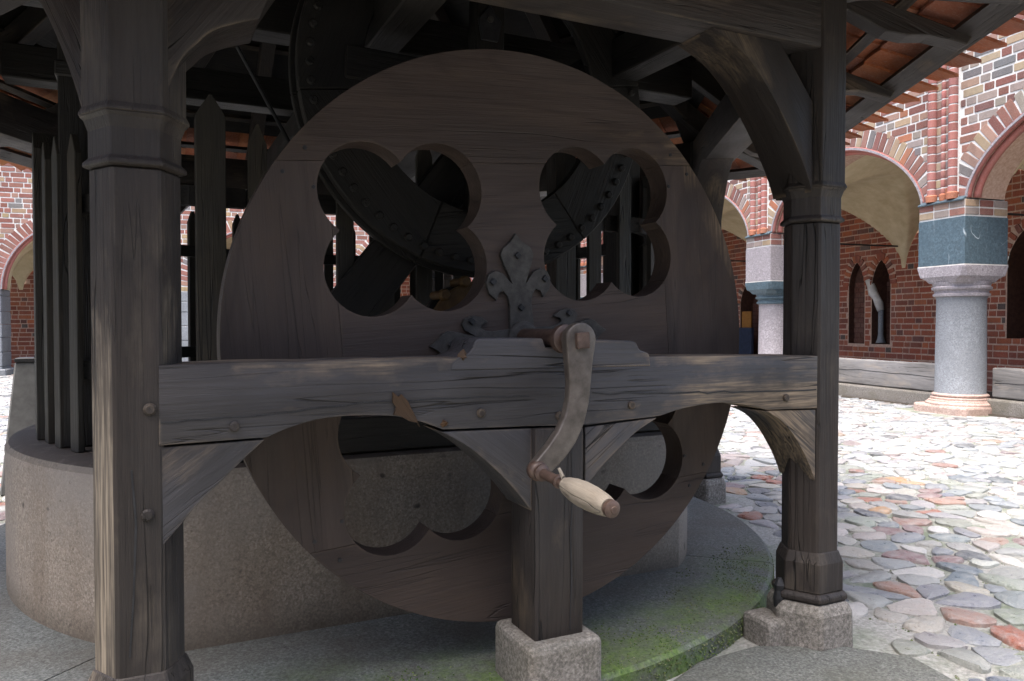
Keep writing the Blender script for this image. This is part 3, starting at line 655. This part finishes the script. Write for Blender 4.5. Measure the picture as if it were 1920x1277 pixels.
V, F = lathe([(.036, 0), (.044, .006), (.044, .030), (.036, .036)], (0, -2.105, HZ), (0, -1, 0), 24); mk('axle_collar', V, F, M['rust'], fly, smooth=40)
# crank
cl = [(0.0, 1.154, .050), (-.002, 1.085, .041), (-.002, 1.03, .0355), (-.006, .98, .034), (-.020, .925, .034), (-.046, .875, .034), (-.082, .832, .033), (-.118, .800, .030), (-.138, .786, .026)]
Lp, Rp = [], []
for i, (x, z, w) in enumerate(cl):
    a, b = cl[max(i - 1, 0)], cl[min(i + 1, len(cl) - 1)]; d = Vector((b[0] - a[0], b[1] - a[1])).normalized(); s = Vector((-d.y, d.x))
    if i == 0: continue
    Lp.append((x + s.x * w, z + s.y * w)); Rp.append((x - s.x * w, z - s.y * w))
capt = [(.050 * math.cos(a), 1.154 + .050 * math.sin(a)) for a in [R(-15 + 210 * i / 14) for i in range(15)]]
ce = cl[-1]; cape = [(ce[0] + .026 * math.cos(a), ce[1] + .026 * math.sin(a)) for a in [R(130 + 150 * i / 8) for i in range(1, 8)]]
if Lp[0][0] < Rp[0][0]: Lp, Rp = Rp, Lp
poly = capt + Rp[:] + cape + Lp[::-1]
V, F = prism(poly, (0, -2.222, 0), (1, 0, 0), (0, 0, 1), (0, .034, 0)); crank = mk('crank_arm', V, F, M['arm'], fly, bev=.006, seg=3, smooth=35)
V, F = prism([(x * math.cos(.05) - z * math.sin(.05), 1.152 + x * math.sin(.05) + z * math.cos(.05)) for x, z in ((-.021, -.023), (.021, -.023), (.021, .023), (-.021, .023))], (0, -2.236, 0), (1, 0, 0), (0, 0, 1), (0, .02, 0)); mk('square_nut', V, F, M['rust'], crank, bev=.003)
ax0 = Vector((-.138, -2.19, .787)); axd = Vector((0, -.435, -.030)).normalized()
V, F = lathe([(.024, 0), (.029, .012), (.029, .030), (.024, .036), (.021, .038), (.024, .044), (.024, .054), (.015, .060), (.014, .135), (.018, .138), (.019, .150), (.014, .153), (.013, .385)], ax0, axd, 20); mk('crank_rod', V, F, M['rust'], crank, smooth=40)
V, F = lathe([(.013, .180), (.020, .182), (.0245, .196), (.0305, .230), (.0335, .270), (.0325, .315), (.0285, .360), (.0240, .384), (.0215, .388)], ax0, axd, 28); mk('hand_grip', V, F, M['grip'], crank, grain=axd, smooth=40, label='pale rubbed wooden hand grip')
V, F = lathe([(.019, .389), (.0215, .394), (.0215, .406), (.014, .411), (.009, .4115), (.008, .414)], ax0, axd, 24); mk('end_cap', V, F, M['rust'], crank, smooth=30)
V, F = tube([ax0 + axd * .178 + Vector((-.004, 0, .016)), ax0 + axd * .172 + Vector((-.008, 0, .030)), ax0 + axd * .165 + Vector((-.011, 0, .042))], [.006, .005, .004], 7); mk('grip_tie', V, F, M['grip'], crank, grain=(0, 0, 1))
# pinion on the same axle
pin = None
for y in (-1.50, -1.385):
    P = [(.205 * math.cos(2 * math.pi * i / 48), HZ + .205 * math.sin(2 * math.pi * i / 48)) for i in range(48)]
    V, F = prism(P, (0, y, 0), (1, 0, 0), (0, 0, 1), (0, .03, 0)); q = mk('pinion_disc', V, F, M['cog'] if y < -1.45 else M['dark'], fly, grain=(1, 0, 0), bev=.004); pin = pin or q
for i in range(14):
    a = 2 * math.pi * i / 14 + .1; V, F = lathe([(.016, -.01), (.022, .0), (.022, .02), (.016, .03), (.016, .125)], (.212 * math.cos(a), -1.51, HZ + .212 * math.sin(a)), (0, 1, 0), 10); mk('cog', V, F, M['cog'], pin, smooth=40)

# ---------------------------------------------------------------- gear wheel above
GX, GZ, GY = .09, 2.13, -1.345
gear = thing('gear_wheel', (GX, GY, GZ), 'tall dark wooden gear wheel studded with pegs, behind the flywheel', 'gear wheel')
for k in range(6):
    a0, a1 = R(60 * k + 8) + .002, R(60 * k + 68) - .002; m = 14
    P = [(GX + .73 * math.cos(a0 + (a1 - a0) * i / m), GZ + .73 * math.sin(a0 + (a1 - a0) * i / m)) for i in range(m + 1)] + [(GX + .495 * math.cos(a1 + (a0 - a1) * i / m), GZ + .495 * math.sin(a1 + (a0 - a1) * i / m)) for i in range(m + 1)]
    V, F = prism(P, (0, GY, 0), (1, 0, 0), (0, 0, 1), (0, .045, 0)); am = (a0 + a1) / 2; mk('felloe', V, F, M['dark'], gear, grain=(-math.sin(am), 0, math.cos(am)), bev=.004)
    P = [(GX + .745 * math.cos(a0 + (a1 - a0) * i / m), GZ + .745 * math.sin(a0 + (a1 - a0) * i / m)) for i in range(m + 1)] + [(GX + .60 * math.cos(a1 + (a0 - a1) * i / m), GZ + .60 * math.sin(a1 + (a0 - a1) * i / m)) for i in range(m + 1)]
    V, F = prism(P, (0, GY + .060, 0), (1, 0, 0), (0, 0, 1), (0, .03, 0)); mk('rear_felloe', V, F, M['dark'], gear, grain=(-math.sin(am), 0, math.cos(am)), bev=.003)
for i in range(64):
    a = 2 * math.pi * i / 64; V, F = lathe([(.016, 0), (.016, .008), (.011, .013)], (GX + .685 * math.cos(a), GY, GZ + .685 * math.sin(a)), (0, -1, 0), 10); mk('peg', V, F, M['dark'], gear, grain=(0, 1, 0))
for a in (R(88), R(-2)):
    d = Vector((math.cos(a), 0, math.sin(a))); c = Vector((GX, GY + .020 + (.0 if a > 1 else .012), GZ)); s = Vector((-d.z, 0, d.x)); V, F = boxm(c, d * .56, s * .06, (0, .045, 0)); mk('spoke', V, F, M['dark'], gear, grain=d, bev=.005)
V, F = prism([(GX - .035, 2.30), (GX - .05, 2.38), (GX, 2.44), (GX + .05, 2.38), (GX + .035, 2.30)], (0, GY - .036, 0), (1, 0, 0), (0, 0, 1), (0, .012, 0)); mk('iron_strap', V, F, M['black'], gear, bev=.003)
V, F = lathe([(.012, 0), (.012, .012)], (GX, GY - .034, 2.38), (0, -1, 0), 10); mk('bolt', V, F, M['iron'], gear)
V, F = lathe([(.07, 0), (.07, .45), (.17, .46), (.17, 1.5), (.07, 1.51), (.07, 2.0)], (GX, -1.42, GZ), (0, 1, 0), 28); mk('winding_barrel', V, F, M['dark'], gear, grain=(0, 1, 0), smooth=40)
# winch frame carrying the gear
wf = thing('winch_frame', (0, -.9, .70), 'dark timber uprights and slanting strut carrying the gear behind the wheel', 'frame')
for x, y in ((-1.36, -.53), (1.30, -.50)):
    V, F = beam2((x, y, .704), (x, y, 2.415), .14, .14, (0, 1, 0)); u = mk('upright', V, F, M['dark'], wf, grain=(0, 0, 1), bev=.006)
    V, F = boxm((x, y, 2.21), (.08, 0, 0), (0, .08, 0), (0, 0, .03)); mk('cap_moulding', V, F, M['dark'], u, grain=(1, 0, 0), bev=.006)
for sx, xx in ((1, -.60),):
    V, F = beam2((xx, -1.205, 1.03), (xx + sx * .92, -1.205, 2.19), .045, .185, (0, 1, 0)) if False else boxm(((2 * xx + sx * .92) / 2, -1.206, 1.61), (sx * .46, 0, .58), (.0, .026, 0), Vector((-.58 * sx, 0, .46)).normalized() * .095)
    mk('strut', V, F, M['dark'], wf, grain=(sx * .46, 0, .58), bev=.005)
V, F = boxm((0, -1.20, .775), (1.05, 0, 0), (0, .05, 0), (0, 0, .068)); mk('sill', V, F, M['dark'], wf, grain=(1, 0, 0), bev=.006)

# ---------------------------------------------------------------- arcades
def sup(x, h, rise, n): x = min(1, abs(x) / h); return rise * (1 - x ** n) ** (1 / n)
def supinv(z, h, rise, n): z = max(0, min(1, z / rise)); return h * (1 - z ** n) ** (1 / n)
def courses(parent_wall, place, s0, s1, z0, z1, openings, pal, nsingle, window, name='brick', CH=.118, face=.0, maxz=None):
    """place(s, z, off) -> world point; openings: list of f(z)->(a,b) or None"""
    us = (place(1, 0, 0) - place(0, 0, 0)); nf = (place(0, 0, 1) - place(0, 0, 0)); items = []; j = 0; z = z0
    while z + CH * .5 < z1:
        zm = z + CH / 2; s = s0 + (j % 2) * .10 - random.uniform(0, .03) - (.18 if j % 3 == 0 else 0); h = j % 2
        cuts = [c for c in (f(zm) for f in openings) if c]
        while s < s1:
            L = .278 if h % 2 == 0 else .132; L *= random.uniform(.95, 1.05); a, b = s, s + L; s = b + .021; h += 1
            segs = [(max(a, s0), min(b, s1))]
            for c0, c1 in cuts:
                ns = []
                for q0, q1 in segs:
                    if c1 <= q0 or c0 >= q1: ns.append((q0, q1)); continue
                    if c0 - q0 > .045: ns.append((q0, c0 - .008))
                    if q1 - c1 > .045: ns.append((c1 + .008, q1))
                segs = ns
            for q0, q1 in segs:
                if q1 - q0 < .04: continue
                if maxz and zm > maxz((q0 + q1) / 2): continue
                c = place((q0 + q1) / 2, zm, face + random.uniform(-.003, .004)); p = pix(c)
                items.append(((not window(*p[:2])), p[2], c, (us + Vector((0, 0, random.gauss(0, .011)))) * (q1 - q0) / 2, nf * .022 + us * random.gauss(0, .0006), Vector((0, 0, (CH - .021) / 2 * random.uniform(.88, 1.02))), pick(pal)))
        z += CH; j += 1
    items.sort(key=lambda i: (i[0], i[1])); jn = Joined()
    for n, (inv, d, c, ax, ay, az, cc) in enumerate(items):
        if not inv and n < nsingle: brick_obj(name, c, ax, ay, az, cc, parent_wall)
        else:
            V, F = boxm(c, ax, ay, az); jn.add(V, F, cc)
    return jn
def strips(s0, s1, z0, z1, openings, place, off, step=.06, extra=()):
    """flat wall sheet with openings given as (a, b, zb, ztop(s))"""
    xs = set([s0, s1]); k = s0
    while k < s1: xs.add(round(k, 4)); k += step
    for a, b, zb, zt in openings:
        for q in (a, b): xs.add(round(q, 4))
    xs = sorted(xs); V = []; F = []
    for a, b in zip(xs, xs[1:]):
        m = (a + b) / 2; cur = z0
        iv = sorted([(zb, zt) for oa, ob, zb, zt in openings if oa < m < ob], key=lambda q: q[0])
        for zb, zt in iv:
            if zb > cur: i = len(V); V += [place(a, cur, off), place(b, cur, off), place(b, zb, off), place(a, zb, off)]; F.append((i, i + 1, i + 2, i + 3))
            cur = None; i = len(V); V += [place(a, zt(a), off), place(b, zt(b), off), place(b, z1, off), place(a, z1, off)]; F.append((i, i + 1, i + 2, i + 3))
        if cur is not None and cur < z1: i = len(V); V += [place(a, cur, off), place(b, cur, off), place(b, z1, off), place(a, z1, off)]; F.append((i, i + 1, i + 2, i + 3))
    return V, F

def arcade(name, O, U_, N_, label, bays, arch, top, inner, pal, nbr, win_front, win_in, col_h, niches, kind):
    """arch = (spring, rise, n, pier half width); inner = (gallery depth, spring, rise)"""
    B = thing(name, O + U_ * BAY * ((bays[0] + bays[1]) / 2), label, 'building')
    place = lambda s, z, off: O + U_ * s + N_ * off + Vector((0, 0, z))
    sp, rise, ex, ph = arch; h = BAY / 2 - ph; b0, b1 = bays; s0, s1 = b0 * BAY - .37, b1 * BAY + .37; FR = .33
    zi = lambda s, c: sp + sup(s - c, h, rise, ex)
    ops = [(c - h, c + h, -1, (lambda s, c=c: zi(s, c))) for c in [(b + .5) * BAY for b in range(b0, b1)]]
    z0 = sp - .02
    V, F = strips(s0, s1, z0, top, [(a, b, z0, f) for a, b, _, f in ops], place, FR - .012)
    k = len(V); V2, F2 = strips(s0, s1, z0, top, [(a, b, z0, f) for a, b, _, f in ops], place, -FR); V += V2; F += [tuple(i + k for i in f)[::-1] for f in F2]
    k = len(V); V += [place(s0, top, FR - .012), place(s1, top, FR - .012), place(s1, top, -FR), place(s0, top, -FR)]; F.append((k, k + 1, k + 2, k + 3))
    wall = mk('arcade_wall', V, F, M['mortar'], B, recalc=False)
    # soffits, rolls and voussoirs
    for c in [(b + .5) * BAY for b in range(b0, b1)]:
        m = 40; th = [math.pi * (1 - i / m) for i in range(m + 1)]
        def cp(t, e=0):
            x = math.cos(t); x = math.copysign(abs(x) ** (2 / ex), x); z = abs(math.sin(t)) ** (2 / ex); return c + x * (h + e), sp + z * (rise + e)
        V = []; F = []
        for t_ in th:
            s, z = cp(t_, -.004); V += [place(s, z, FR - .05), place(s, z, -FR)]
        for i in range(m): F.append((2 * i, 2 * i + 1, 2 * i + 3, 2 * i + 2))
        mk('arch_soffit', V, F, M['mortar2'] if kind == 'col' else M['plaster'], wall, recalc=False, smooth=True)
        for e, off, rr, cc in ((.000, FR - .035, .042, (.30, .10, .085)), (-.035, FR - .15, .05, (.33, .11, .09))):
            pts = [place(*cp(t_, e), off) for t_ in th]; V, F = tube(pts, rr, 8); mk('arch_roll', V, F, M['brickj'], wall, col=cc, smooth=True)
        V = []; F = []
        for t_ in th:
            s, z = cp(t_, .012); s2_, z2_ = cp(t_, -.022); V += [place(s, z, FR + .012), place(s2_, z2_, FR + .012), place(s2_, z2_, FR - .05), place(s, z, FR - .05)]
        for i in range(m):
            for j in range(4): F.append((4 * i + j, 4 * i + (j + 1) % 4, 4 * i + 4 + (j + 1) % 4, 4 * i + 4 + j))
        mk('arch_edge', V, F, M['colp'], wall)
        arcp = [cp(math.pi * (1 - i / 400)) for i in range(401)]; dist = [0]
        for i in range(400): dist.append(dist[-1] + math.dist(arcp[i], arcp[i + 1]))
        nv = int(dist[-1] / .118)
        for v in range(nv):
            d = (v + .5) * dist[-1] / nv; i = next(q for q in range(400) if dist[q + 1] >= d); a, b = arcp[i], arcp[i + 1]
            tg = Vector((b[0] - a[0], b[1] - a[1])).normalized(); nm = Vector((-tg.y, tg.x)); L = .135
            s, z = a[0] + nm.x * (L + .02), a[1] + nm.y * (L + .02); P = place(s, z, FR - .026); u3 = U_ * tg.x + Vector((0, 0, tg.y)); n3 = U_ * nm.x + Vector((0, 0, nm.y))
            brick_obj('voussoir', P, u3 * .052, N_ * .024, n3 * L, pick(pal), wall)
    out = .285
    fo = [(lambda z, c=c: (c - supinv(z - sp, h + out, rise + out, ex), c + supinv(z - sp, h + out, rise + out, ex)) if 0 <= z - sp < rise + out else None) for c in [(b + .5) * BAY for b in range(b0, b1)]]
    if kind == 'col': fo += [(lambda z, c=b * BAY: (c - .24, c + .24)) for b in range(b0, b1 + 1)]
    jn = courses(wall, place, s0, s1, z0 + .01, min(top, 5.6), fo, pal, nbr, win_front, face=FR - .026); jn.build('bricks', M['brickj'], wall)
    # piers and colonnettes
    for b in range(b0, b1 + 1):
        s = b * BAY; c0 = place(s, 0, 0); near = (b == 0)
        if kind == 'col':
            rsh = .31 if near else .285; zt, za, zb = 1.56, 1.75, 1.965
            shaft = M['colg'] if near else M['colp']
            V, F = lathe([(rsh + .02, .24), (rsh, .27), (rsh * .985, 1.0), (rsh * .965, zt - .03), (rsh, zt)], c0, (0, 0, 1), 40); col = mk('column', V, F, shaft, B, smooth=40, label='plump grey granite column on a pink moulded base' if near else 'pinkish granite column under a dark blue capital')
            poly = [(-.40, -.40), (.40, -.40), (.40, .40), (-.40, .40)]; q = .07
            octo = [(-.43 + q, -.43), (.43 - q, -.43), (.43, -.43 + q), (.43, .43 - q), (.43 - q, .43), (-.43 + q, .43), (-.43, .43 - q), (-.43, -.43 + q)]
            V, F = prism(octo, c0 + Vector((0, 0, -.05)), U_, N_, (0, 0, .16)); mk('plinth', V, F, M['pale'], col, bev=.03, seg=2)
            V, F = lathe([(.42, .08), (.42, .13), (.385, .155), (.385, .165), (.36, .175), (.36, .20), (.33, .215), (.345, .23), (.345, .245), (rsh + .01, .262)], c0, (0, 0, 1), 40); mk('base_moulding', V, F, M['pale'], col, smooth=35)
            cm = M['colp'] if near else M['slate']
            V, F = lathe([(rsh - .005, zt), (rsh + .03, zt + .01), (rsh + .035, zt + .04), (rsh + .01, zt + .055), (rsh + .015, zt + .08), (rsh + .05, zt + .105), (rsh + .055, zt + .13), (rsh + .03, zt + .145), (rsh + .05, za + .01)], c0, (0, 0, 1), 40); mk('capital_ring', V, F, cm, col, smooth=35)
            V = []; F = []
            for zz, w, ch in ((za, .335, .13), (za + .05, .365, .12), (za + .08, .385, .07), (zb - .02, .390, .03), (zb, .390, .03)):
                for sx, sy in ((-1, -1), (1, -1), (1, 1), (-1, 1)):
                    a_, b_ = ((w - ch) * sx, w * sy), (w * sx, (w - ch) * sy)
                    for p in ((a_, b_) if sx * sy < 0 else (b_, a_)): V.append(c0 + U_ * p[0] + N_ * p[1] + Vector((0, 0, zz)))
            for r in range(4): F += [(r * 8 + i, r * 8 + (i + 1) % 8, r * 8 + 8 + (i + 1) % 8, r * 8 + 8 + i) for i in range(8)]
            F += [tuple(range(8))[::-1], tuple(range(32, 40))]; mk('abacus', V, F, cm, col)
            V, F = boxm(c0 + Vector((0, 0, (zb + .014 + 2.60) / 2)), U_ * .372, N_ * .372, (0, 0, (2.60 - zb - .014) / 2)); mk('impost_block', V, F, M['slate'] if near else M['colp'], col, bev=.006)
            V, F = boxm(c0 + Vector((0, 0, zb + .007)), U_ * .375, N_ * .375, (0, 0, .0085)); mk('mortar_bed', V, F, M['white'], col)
            V, F = boxm(c0 + Vector((0, 0, 2.71)), U_ * .362, N_ * .362, (0, 0, .11)); pcore = mk('pier_brickwork', V, F, M['mortar'], col)
            for zc in (2.665, 2.772):
                for i in range(3):
                    for ax_, nx_ in ((U_, N_), (N_, U_), (U_, -N_), (N_, -U_)):
                        brick_obj('brick', c0 + ax_ * (-.245 + .245 * i) + nx_ * .358 + Vector((0, 0, zc)), ax_ * .113, nx_ * .014, (0, 0, .043), pick(pal), pcore)
            V, F = prism([(-.37, 2.822), (.37, 2.822), (.27, 2.93), (-.27, 2.93)], c0 + N_ * .36, U_, (0, 0, 1), -N_ * .1) if False else boxm(c0 + N_ * .345 + Vector((0, 0, 2.846)), U_ * .36, (N_ * .06 + Vector((0, 0, -.035))), (N_ * .006 + Vector((0, 0, .010)))); mk('weathering', V, F, M['slate'], col, bev=.004)
            zc = 2.90; j = 0
            for ds, rr, off in ((-.165, .060, .36), (.0, .036, .335), (.165, .060, .36)): 
                V, F = lathe([(rr + .012, 2.845), (rr + .018, 2.90), (rr + .020, 2.925), (rr, 2.94)], place(s + ds, 0, off), (0, 0, 1), 12); mk('shaft_base', V, F, M['brickj'], wall, col=(.36, .13, .07), smooth=40)
            for ds, rr, off in ((-.165, .060, .36), (.0, .036, .335), (.165, .060, .36)):
                V, F = lathe([(rr * .90, 2.93), (rr * .90, 5.45)], place(s + ds, 0, off), (0, 0, 1), 12); mk('shaft_core', V, F, M['mortar'], wall, smooth=40)
            while zc < 5.4:
                for ds, rr, off in ((-.165, .060, .36), (.0, .036, .335), (.165, .060, .36)):
                    V, F = lathe([(rr * .93, zc + .008), (rr, zc + .012), (rr, zc + .106), (rr * .93, zc + .110)], place(s + ds, 0, off), (0, 0, 1), 12); mk('shaft_brick', V, F, M['brickj'], wall, col=jit((.27, .105, .09), .22), smooth=40)
                for ds in (-.083, .083): brick_obj('brick', place(s + ds, zc + .06, FR - .004), U_ * .045, N_ * .02, (0, 0, .050), pick(pal), wall)
                zc += .118
            V, F = boxm(place(s, 4.2, FR - .005), U_ * .236, N_ * .014, (0, 0, 1.33)); mk('pilaster_core', V, F, M['mortar'], wall)
            V, F = tube([place(s + .05, 2.73, -.3), place(s + .05, 2.73, -inner[0] + .02)], .016, 8); mk('tie_rod', V, F, M['black'], B)
        else:
            zz = -.05; hgt = .30; pier = None
            while zz < sp - .02:
                w = ph + random.uniform(-.012, .012); hh = min(hgt * random.uniform(.8, 1.2), sp - zz)
                V, F = boxm(c0 + Vector((0, 0, zz + hh / 2)), U_ * w, N_ * (.35 + random.uniform(-.01, .01)), (0, 0, hh / 2 - .004)); q = mk('pier_block', V, F, M['colg'], B, bev=.012); zz += hh
            V, F = boxm(c0 + Vector((0, 0, .05)), U_ * (ph + .12), N_ * .50, (0, 0, .10)); mk('pier_step', V, F, M['colg'], B, bev=.02)
    # vaults, back wall, floor
    g, isp, irise = inner
    for b in range(b0, b1):
        c = (b + .5) * BAY; V = []; F = []; m = 96; n_ = 44
        for j in range(n_ + 1):
            f = j / n_
            for i in range(m + 1):
                s = -BAY / 2 + BAY * i / m; zf = sp + .02 + (sup(s, h, rise, ex) if abs(s) < h else 0); zb_ = isp + sup(s, BAY / 2 - .05, irise, 1.75) if abs(s) < BAY / 2 - .05 else isp
                lo = zf + (zb_ - zf) * f; spn = sp + .02 + (isp - sp - .02) * f; V.append(place(c + s, max(lo + .16 * math.sin(math.pi * f) * (1 - abs(s) / (BAY / 2)), spn + sup(f - .5, .5, 1.22, 1.8)), -FR + .01 + (-g + FR - .01) * f))
        for j in range(n_):
            for i in range(m): a = j * (m + 1) + i; F.append((a, a + 1, a + m + 2, a + m + 1))
        mk('vault', V, F, M['plaster'], B, recalc=False, smooth=True)
    nich = [(a, b, zb, (lambda s, a=a, b=b, zs=zs, r=r: zs + sup(s - (a + b) / 2, (b - a) / 2, r, 1.45))) for a, b, zb, zs, r, dp in niches]
    V, F = strips(s0, s1, -.02, 4.4, nich, place, -g - .012, .045)
    inw = mk('back_wall', V, F, M['mortar2'], B, recalc=False)
    for (a, b, zb, zs, r, dp) in niches:
        m = 18; pts = [(a, zb)] + [(a + (b - a) * i / m, zs + sup(-(b - a) / 2 + (b - a) * i / m, (b - a) / 2, r, 1.45)) for i in range(m + 1)] + [(b, zb)]; V = []; F = []
        for s, z in pts: V += [place(s, z, -g - .012), place(s, z, -g - dp)]
        q = len(pts)
        for i in range(q): F.append((2 * i, 2 * i + 1, 2 * ((i + 1) % q) + 1, 2 * ((i + 1) % q)))
        F.append(tuple(2 * i + 1 for i in range(q))); mk('niche', V, F, M['reveal'], inw, recalc=False)
        jn = Joined(); z = zb + .01; j = 0
        while z < zs:
            s = a + .01 - (j % 2) * .07
            while s < b:
                L = .15; q0, q1 = max(s, a + .01), min(s + L, b - .01)
                if q1 - q0 > .03: V, F = boxm(place((q0 + q1) / 2, z + .05, -g - dp + .006), U_ * (q1 - q0) / 2, N_ * .01, (0, 0, .046)); jn.add(V, F, jit((.10, .034, .022)))
                s += L + .012
            z += .108; j += 1
        jn.build('niche_bricks', M['brickj'], inw)
        nv = 13
        for i in range(nv):
            f = (i + .5) / nv; t_ = math.pi * (1 - f); x = math.cos(t_); x = math.copysign(abs(x) ** (2 / 1.45), x) * (b - a) / 2; zq = abs(math.sin(t_)) ** (2 / 1.45) * r
            nm = Vector((x / ((b - a) / 2) ** 2, zq / r ** 2)).normalized(); tg = Vector((nm.y, -nm.x))
            brick_obj('voussoir', place((a + b) / 2 + x + nm.x * .085, zs + zq + nm.y * .085, -g - .006), (U_ * tg.x + Vector((0, 0, tg.y))) * .040, N_ * .02, (U_ * nm.x + Vector((0, 0, nm.y))) * .075, pick(PAL_IN), inw)
    no = [(lambda z, a=a, b=b, zb=zb, zs=zs, r=r: None if z < zb - .03 or z > zs + r + .17 else ((a - .02, b + .02) if z < zs else ((a + b) / 2 - supinv(z - zs, (b - a) / 2 + .17, r + .17, 1.45), (a + b) / 2 + supinv(z - zs, (b - a) / 2 + .17, r + .17, 1.45)))) for a, b, zb, zs, r, dp in niches]
    mz = lambda s: isp + sup((s % BAY) - BAY / 2, BAY / 2 - .05, irise, 1.75) if abs((s % BAY) - BAY / 2) < BAY / 2 - .05 else isp
    jn = courses(inw, place, s0, s1, .02, 4.3, no, PAL_IN, nbr, win_in, face=-g - .026, maxz=lambda s: mz(s) + .06); jn.build('bricks', M['brickj'], inw)
    V, F = boxm(place((s0 + s1) / 2, 0, -g / 2), U_ * (s1 - s0) / 2, N_ * g / 2, (0, 0, .02)); mk('gallery_floor', V, F, M['drum'], B)
    return B, place

cl_win = lambda x, y: (1575 < x < 1925 and 20 < y < 420 and y > 270 - (x - 1581) * .66) or (1360 < x < 1482 and 315 < y < 420)
cl_in = lambda x, y: (1575 < x < 1925 and 380 < y < 695) or (1385 < x < 1480 and 430 < y < 670)
NICH = [(4.36, 4.86, .78, 2.02, .48, .40), (5.06, 5.52, .78, 2.02, .48, .16), (1.05, 1.80, .95, 2.25, .55, .45), (8.7, 9.5, .12, 1.75, .55, .40)]
arcB, placeA = arcade('cloister_wing', A0, U, NA, 'brick cloister wing on the right with granite columns and ochre vaults', (-1, 3), (2.84, 1.11, 1.7, .345), 9.0, (3.0, 2.30, 1.55), PAL_ARC, 300, cl_win, cl_in, 2.84, NICH, 'col')
far_win = lambda x, y: (-2 < x < 82 and 300 < y < 560) or (385 < x < 470 and 380 < y < 450) or (600 < x < 645 and 400 < y < 480)
far_in = lambda x, y: (-2 < x < 82 and 440 < y < 700)
OF = F0 + FU * (-.275)
arcF, placeF = arcade('far_cloister_wing', OF, FU, FN, 'far brick cloister wing across the courtyard, glimpsed at the left edge', (-1, 4), (2.0, 1.62, 2.0, .375), 9.0, (2.6, 2.1, 1.3), [((.24, .10, .078), 5), ((.19, .07, .053), 5), ((.27, .155, .12), 3), ((.31, .215, .125), 2), ((.16, .145, .145), 1)], 300, far_win, far_in, 2.0, [], 'pier')
# mullion standing in the twin niche
pts = [placeA(4.70, .80, -3.10), placeA(4.70, .88, -3.10), placeA(4.70, .98, -3.10), placeA(4.70, 1.50, -3.10)]
V, F = tube(pts, [.10, .07, .052, .052], 12); mul = mk('mullion', V, F, M['colg'], arcB, smooth=True)
V, F = tube([placeA(4.70, 1.47, -3.09), placeA(4.74, 1.62, -3.08), placeA(4.80, 1.74, -3.07), placeA(4.88, 1.84, -3.06), placeA(4.92, 1.98, -3.05), placeA(4.96, 2.12, -3.04)], [.065, .085, .075, .095, .08, .085], 10); mk('mullion_head', V, F, M['white'], mul, smooth=True)
# two unseen walls closing the courtyard, added to block low sky
M['wing'] = plain('added_wall_grey', (.20, .195, .19), (.30, .295, .29), 6, .9, .4)  # grey chosen to keep the bounce of the added walls cool
V, F = boxm(Vector((0, -11.5, 3.5)), FU * 14, FN * .5, (0, 0, 3.55)); mk('added_courtyard_wall', V, F, M['wing'], None, kind='structure', label='plain unseen wall closing the courtyard behind the viewer, added to block low sky', cat='wall')
V, F = boxm(Vector((-13.5, 4, 3.5)), U * 14.5, NA * .5, (0, 0, 3.55)); mk('added_courtyard_wall', V, F, M['wing'], None, kind='structure', label='plain unseen wall closing the courtyard on the left, added to block low sky', cat='wall')
# timber rails and kerbs between the columns
for b, lb in ((0, 'long grey weathered timber rail left of the plump granite column'), (-1, 'grey weathered timber rail right of the plump granite column')):
    a, c = b * BAY + .34, (b + 1) * BAY - .34
    sag = wav([(a, .625), (c, .618)], .006, 16); sag2 = wav([(c, .225), (a, .22)], .006, 16)
    V, F = prism(sag + sag2, A0 - NA * .36, U, (0, 0, 1), NA * .20); r_ = mk('timber_rail', V, F, M['rail'], None, grain=U, bev=.018, seg=2, label=lb, cat='timber', group='timber rails between the cloister columns')
    crl = wav([(a + .05, .43), ((a + c) / 2, .455), (c - .05, .42)], .007, 10); V, F = prism(crl + [(s, z - .009) for s, z in crl[::-1]], A0 - NA * .175, U, (0, 0, 1), NA * .017); mk('crack', V, F, M['black'], r_)
    V, F = boxm(A0 + U * (a + c) / 2 - NA * .22 + Vector((0, 0, .075)), U * (c - a) / 2, NA * .16, (0, 0, .135)); mk('kerb_stone', V, F, M['base'], None, bev=.025, seg=2, label=lb.replace('timber rail', 'stone kerb under the rail').replace('long ', ''), cat='kerb', group='stone kerbs under the timber rails')
# orange notice and dark drapery behind the pinkish column
c = placeA(9.1, 0, -2.93)
V, F = boxm(c + Vector((0, 0, 1.30)), U * .20, NA * .015, (0, 0, .22)); mk('notice_board', V, F, M['orange'], None, bev=.006, label='orange board hanging on the back wall behind the pinkish column', cat='board')
V, F = boxm(c + NA * .10 + Vector((0, 0, .60)), U * .40, NA * .05, (0, 0, .50)); mk('door_curtain', V, F, M['navy'], None, bev=.02, label='dark blue drape low in the doorway behind the pinkish column', cat='drape')

# ---------------------------------------------------------------- grey slanted box behind the well, left
bx = thing('grey_case', (-1.74, 2.25, 0), 'grey slanted case with black fittings behind the well, left edge', 'case')
V, F = prism([(-.30, -.0), (.20, .0), (.34, .40), (.30, .93), (-.20, .93)], (-1.74, 2.20, 0), (1, 0, 0), (0, 0, 1), (0, .22, 0)); mk('body', V, F, M['grey'], bx, bev=.01)
V, F = boxm((-1.69, 2.31, .945), (.25, 0, 0), (0, .12, 0), (0, 0, .014)); mk('top_strip', V, F, M['black'], bx, bev=.004)
for x in (-1.80, -1.68, -1.56):
    V, F = lathe([(.03, 0), (.034, .012), (.02, .03)], (x, 2.28, .958), (0, 0, 1), 10); mk('knob', V, F, M['black'], bx)
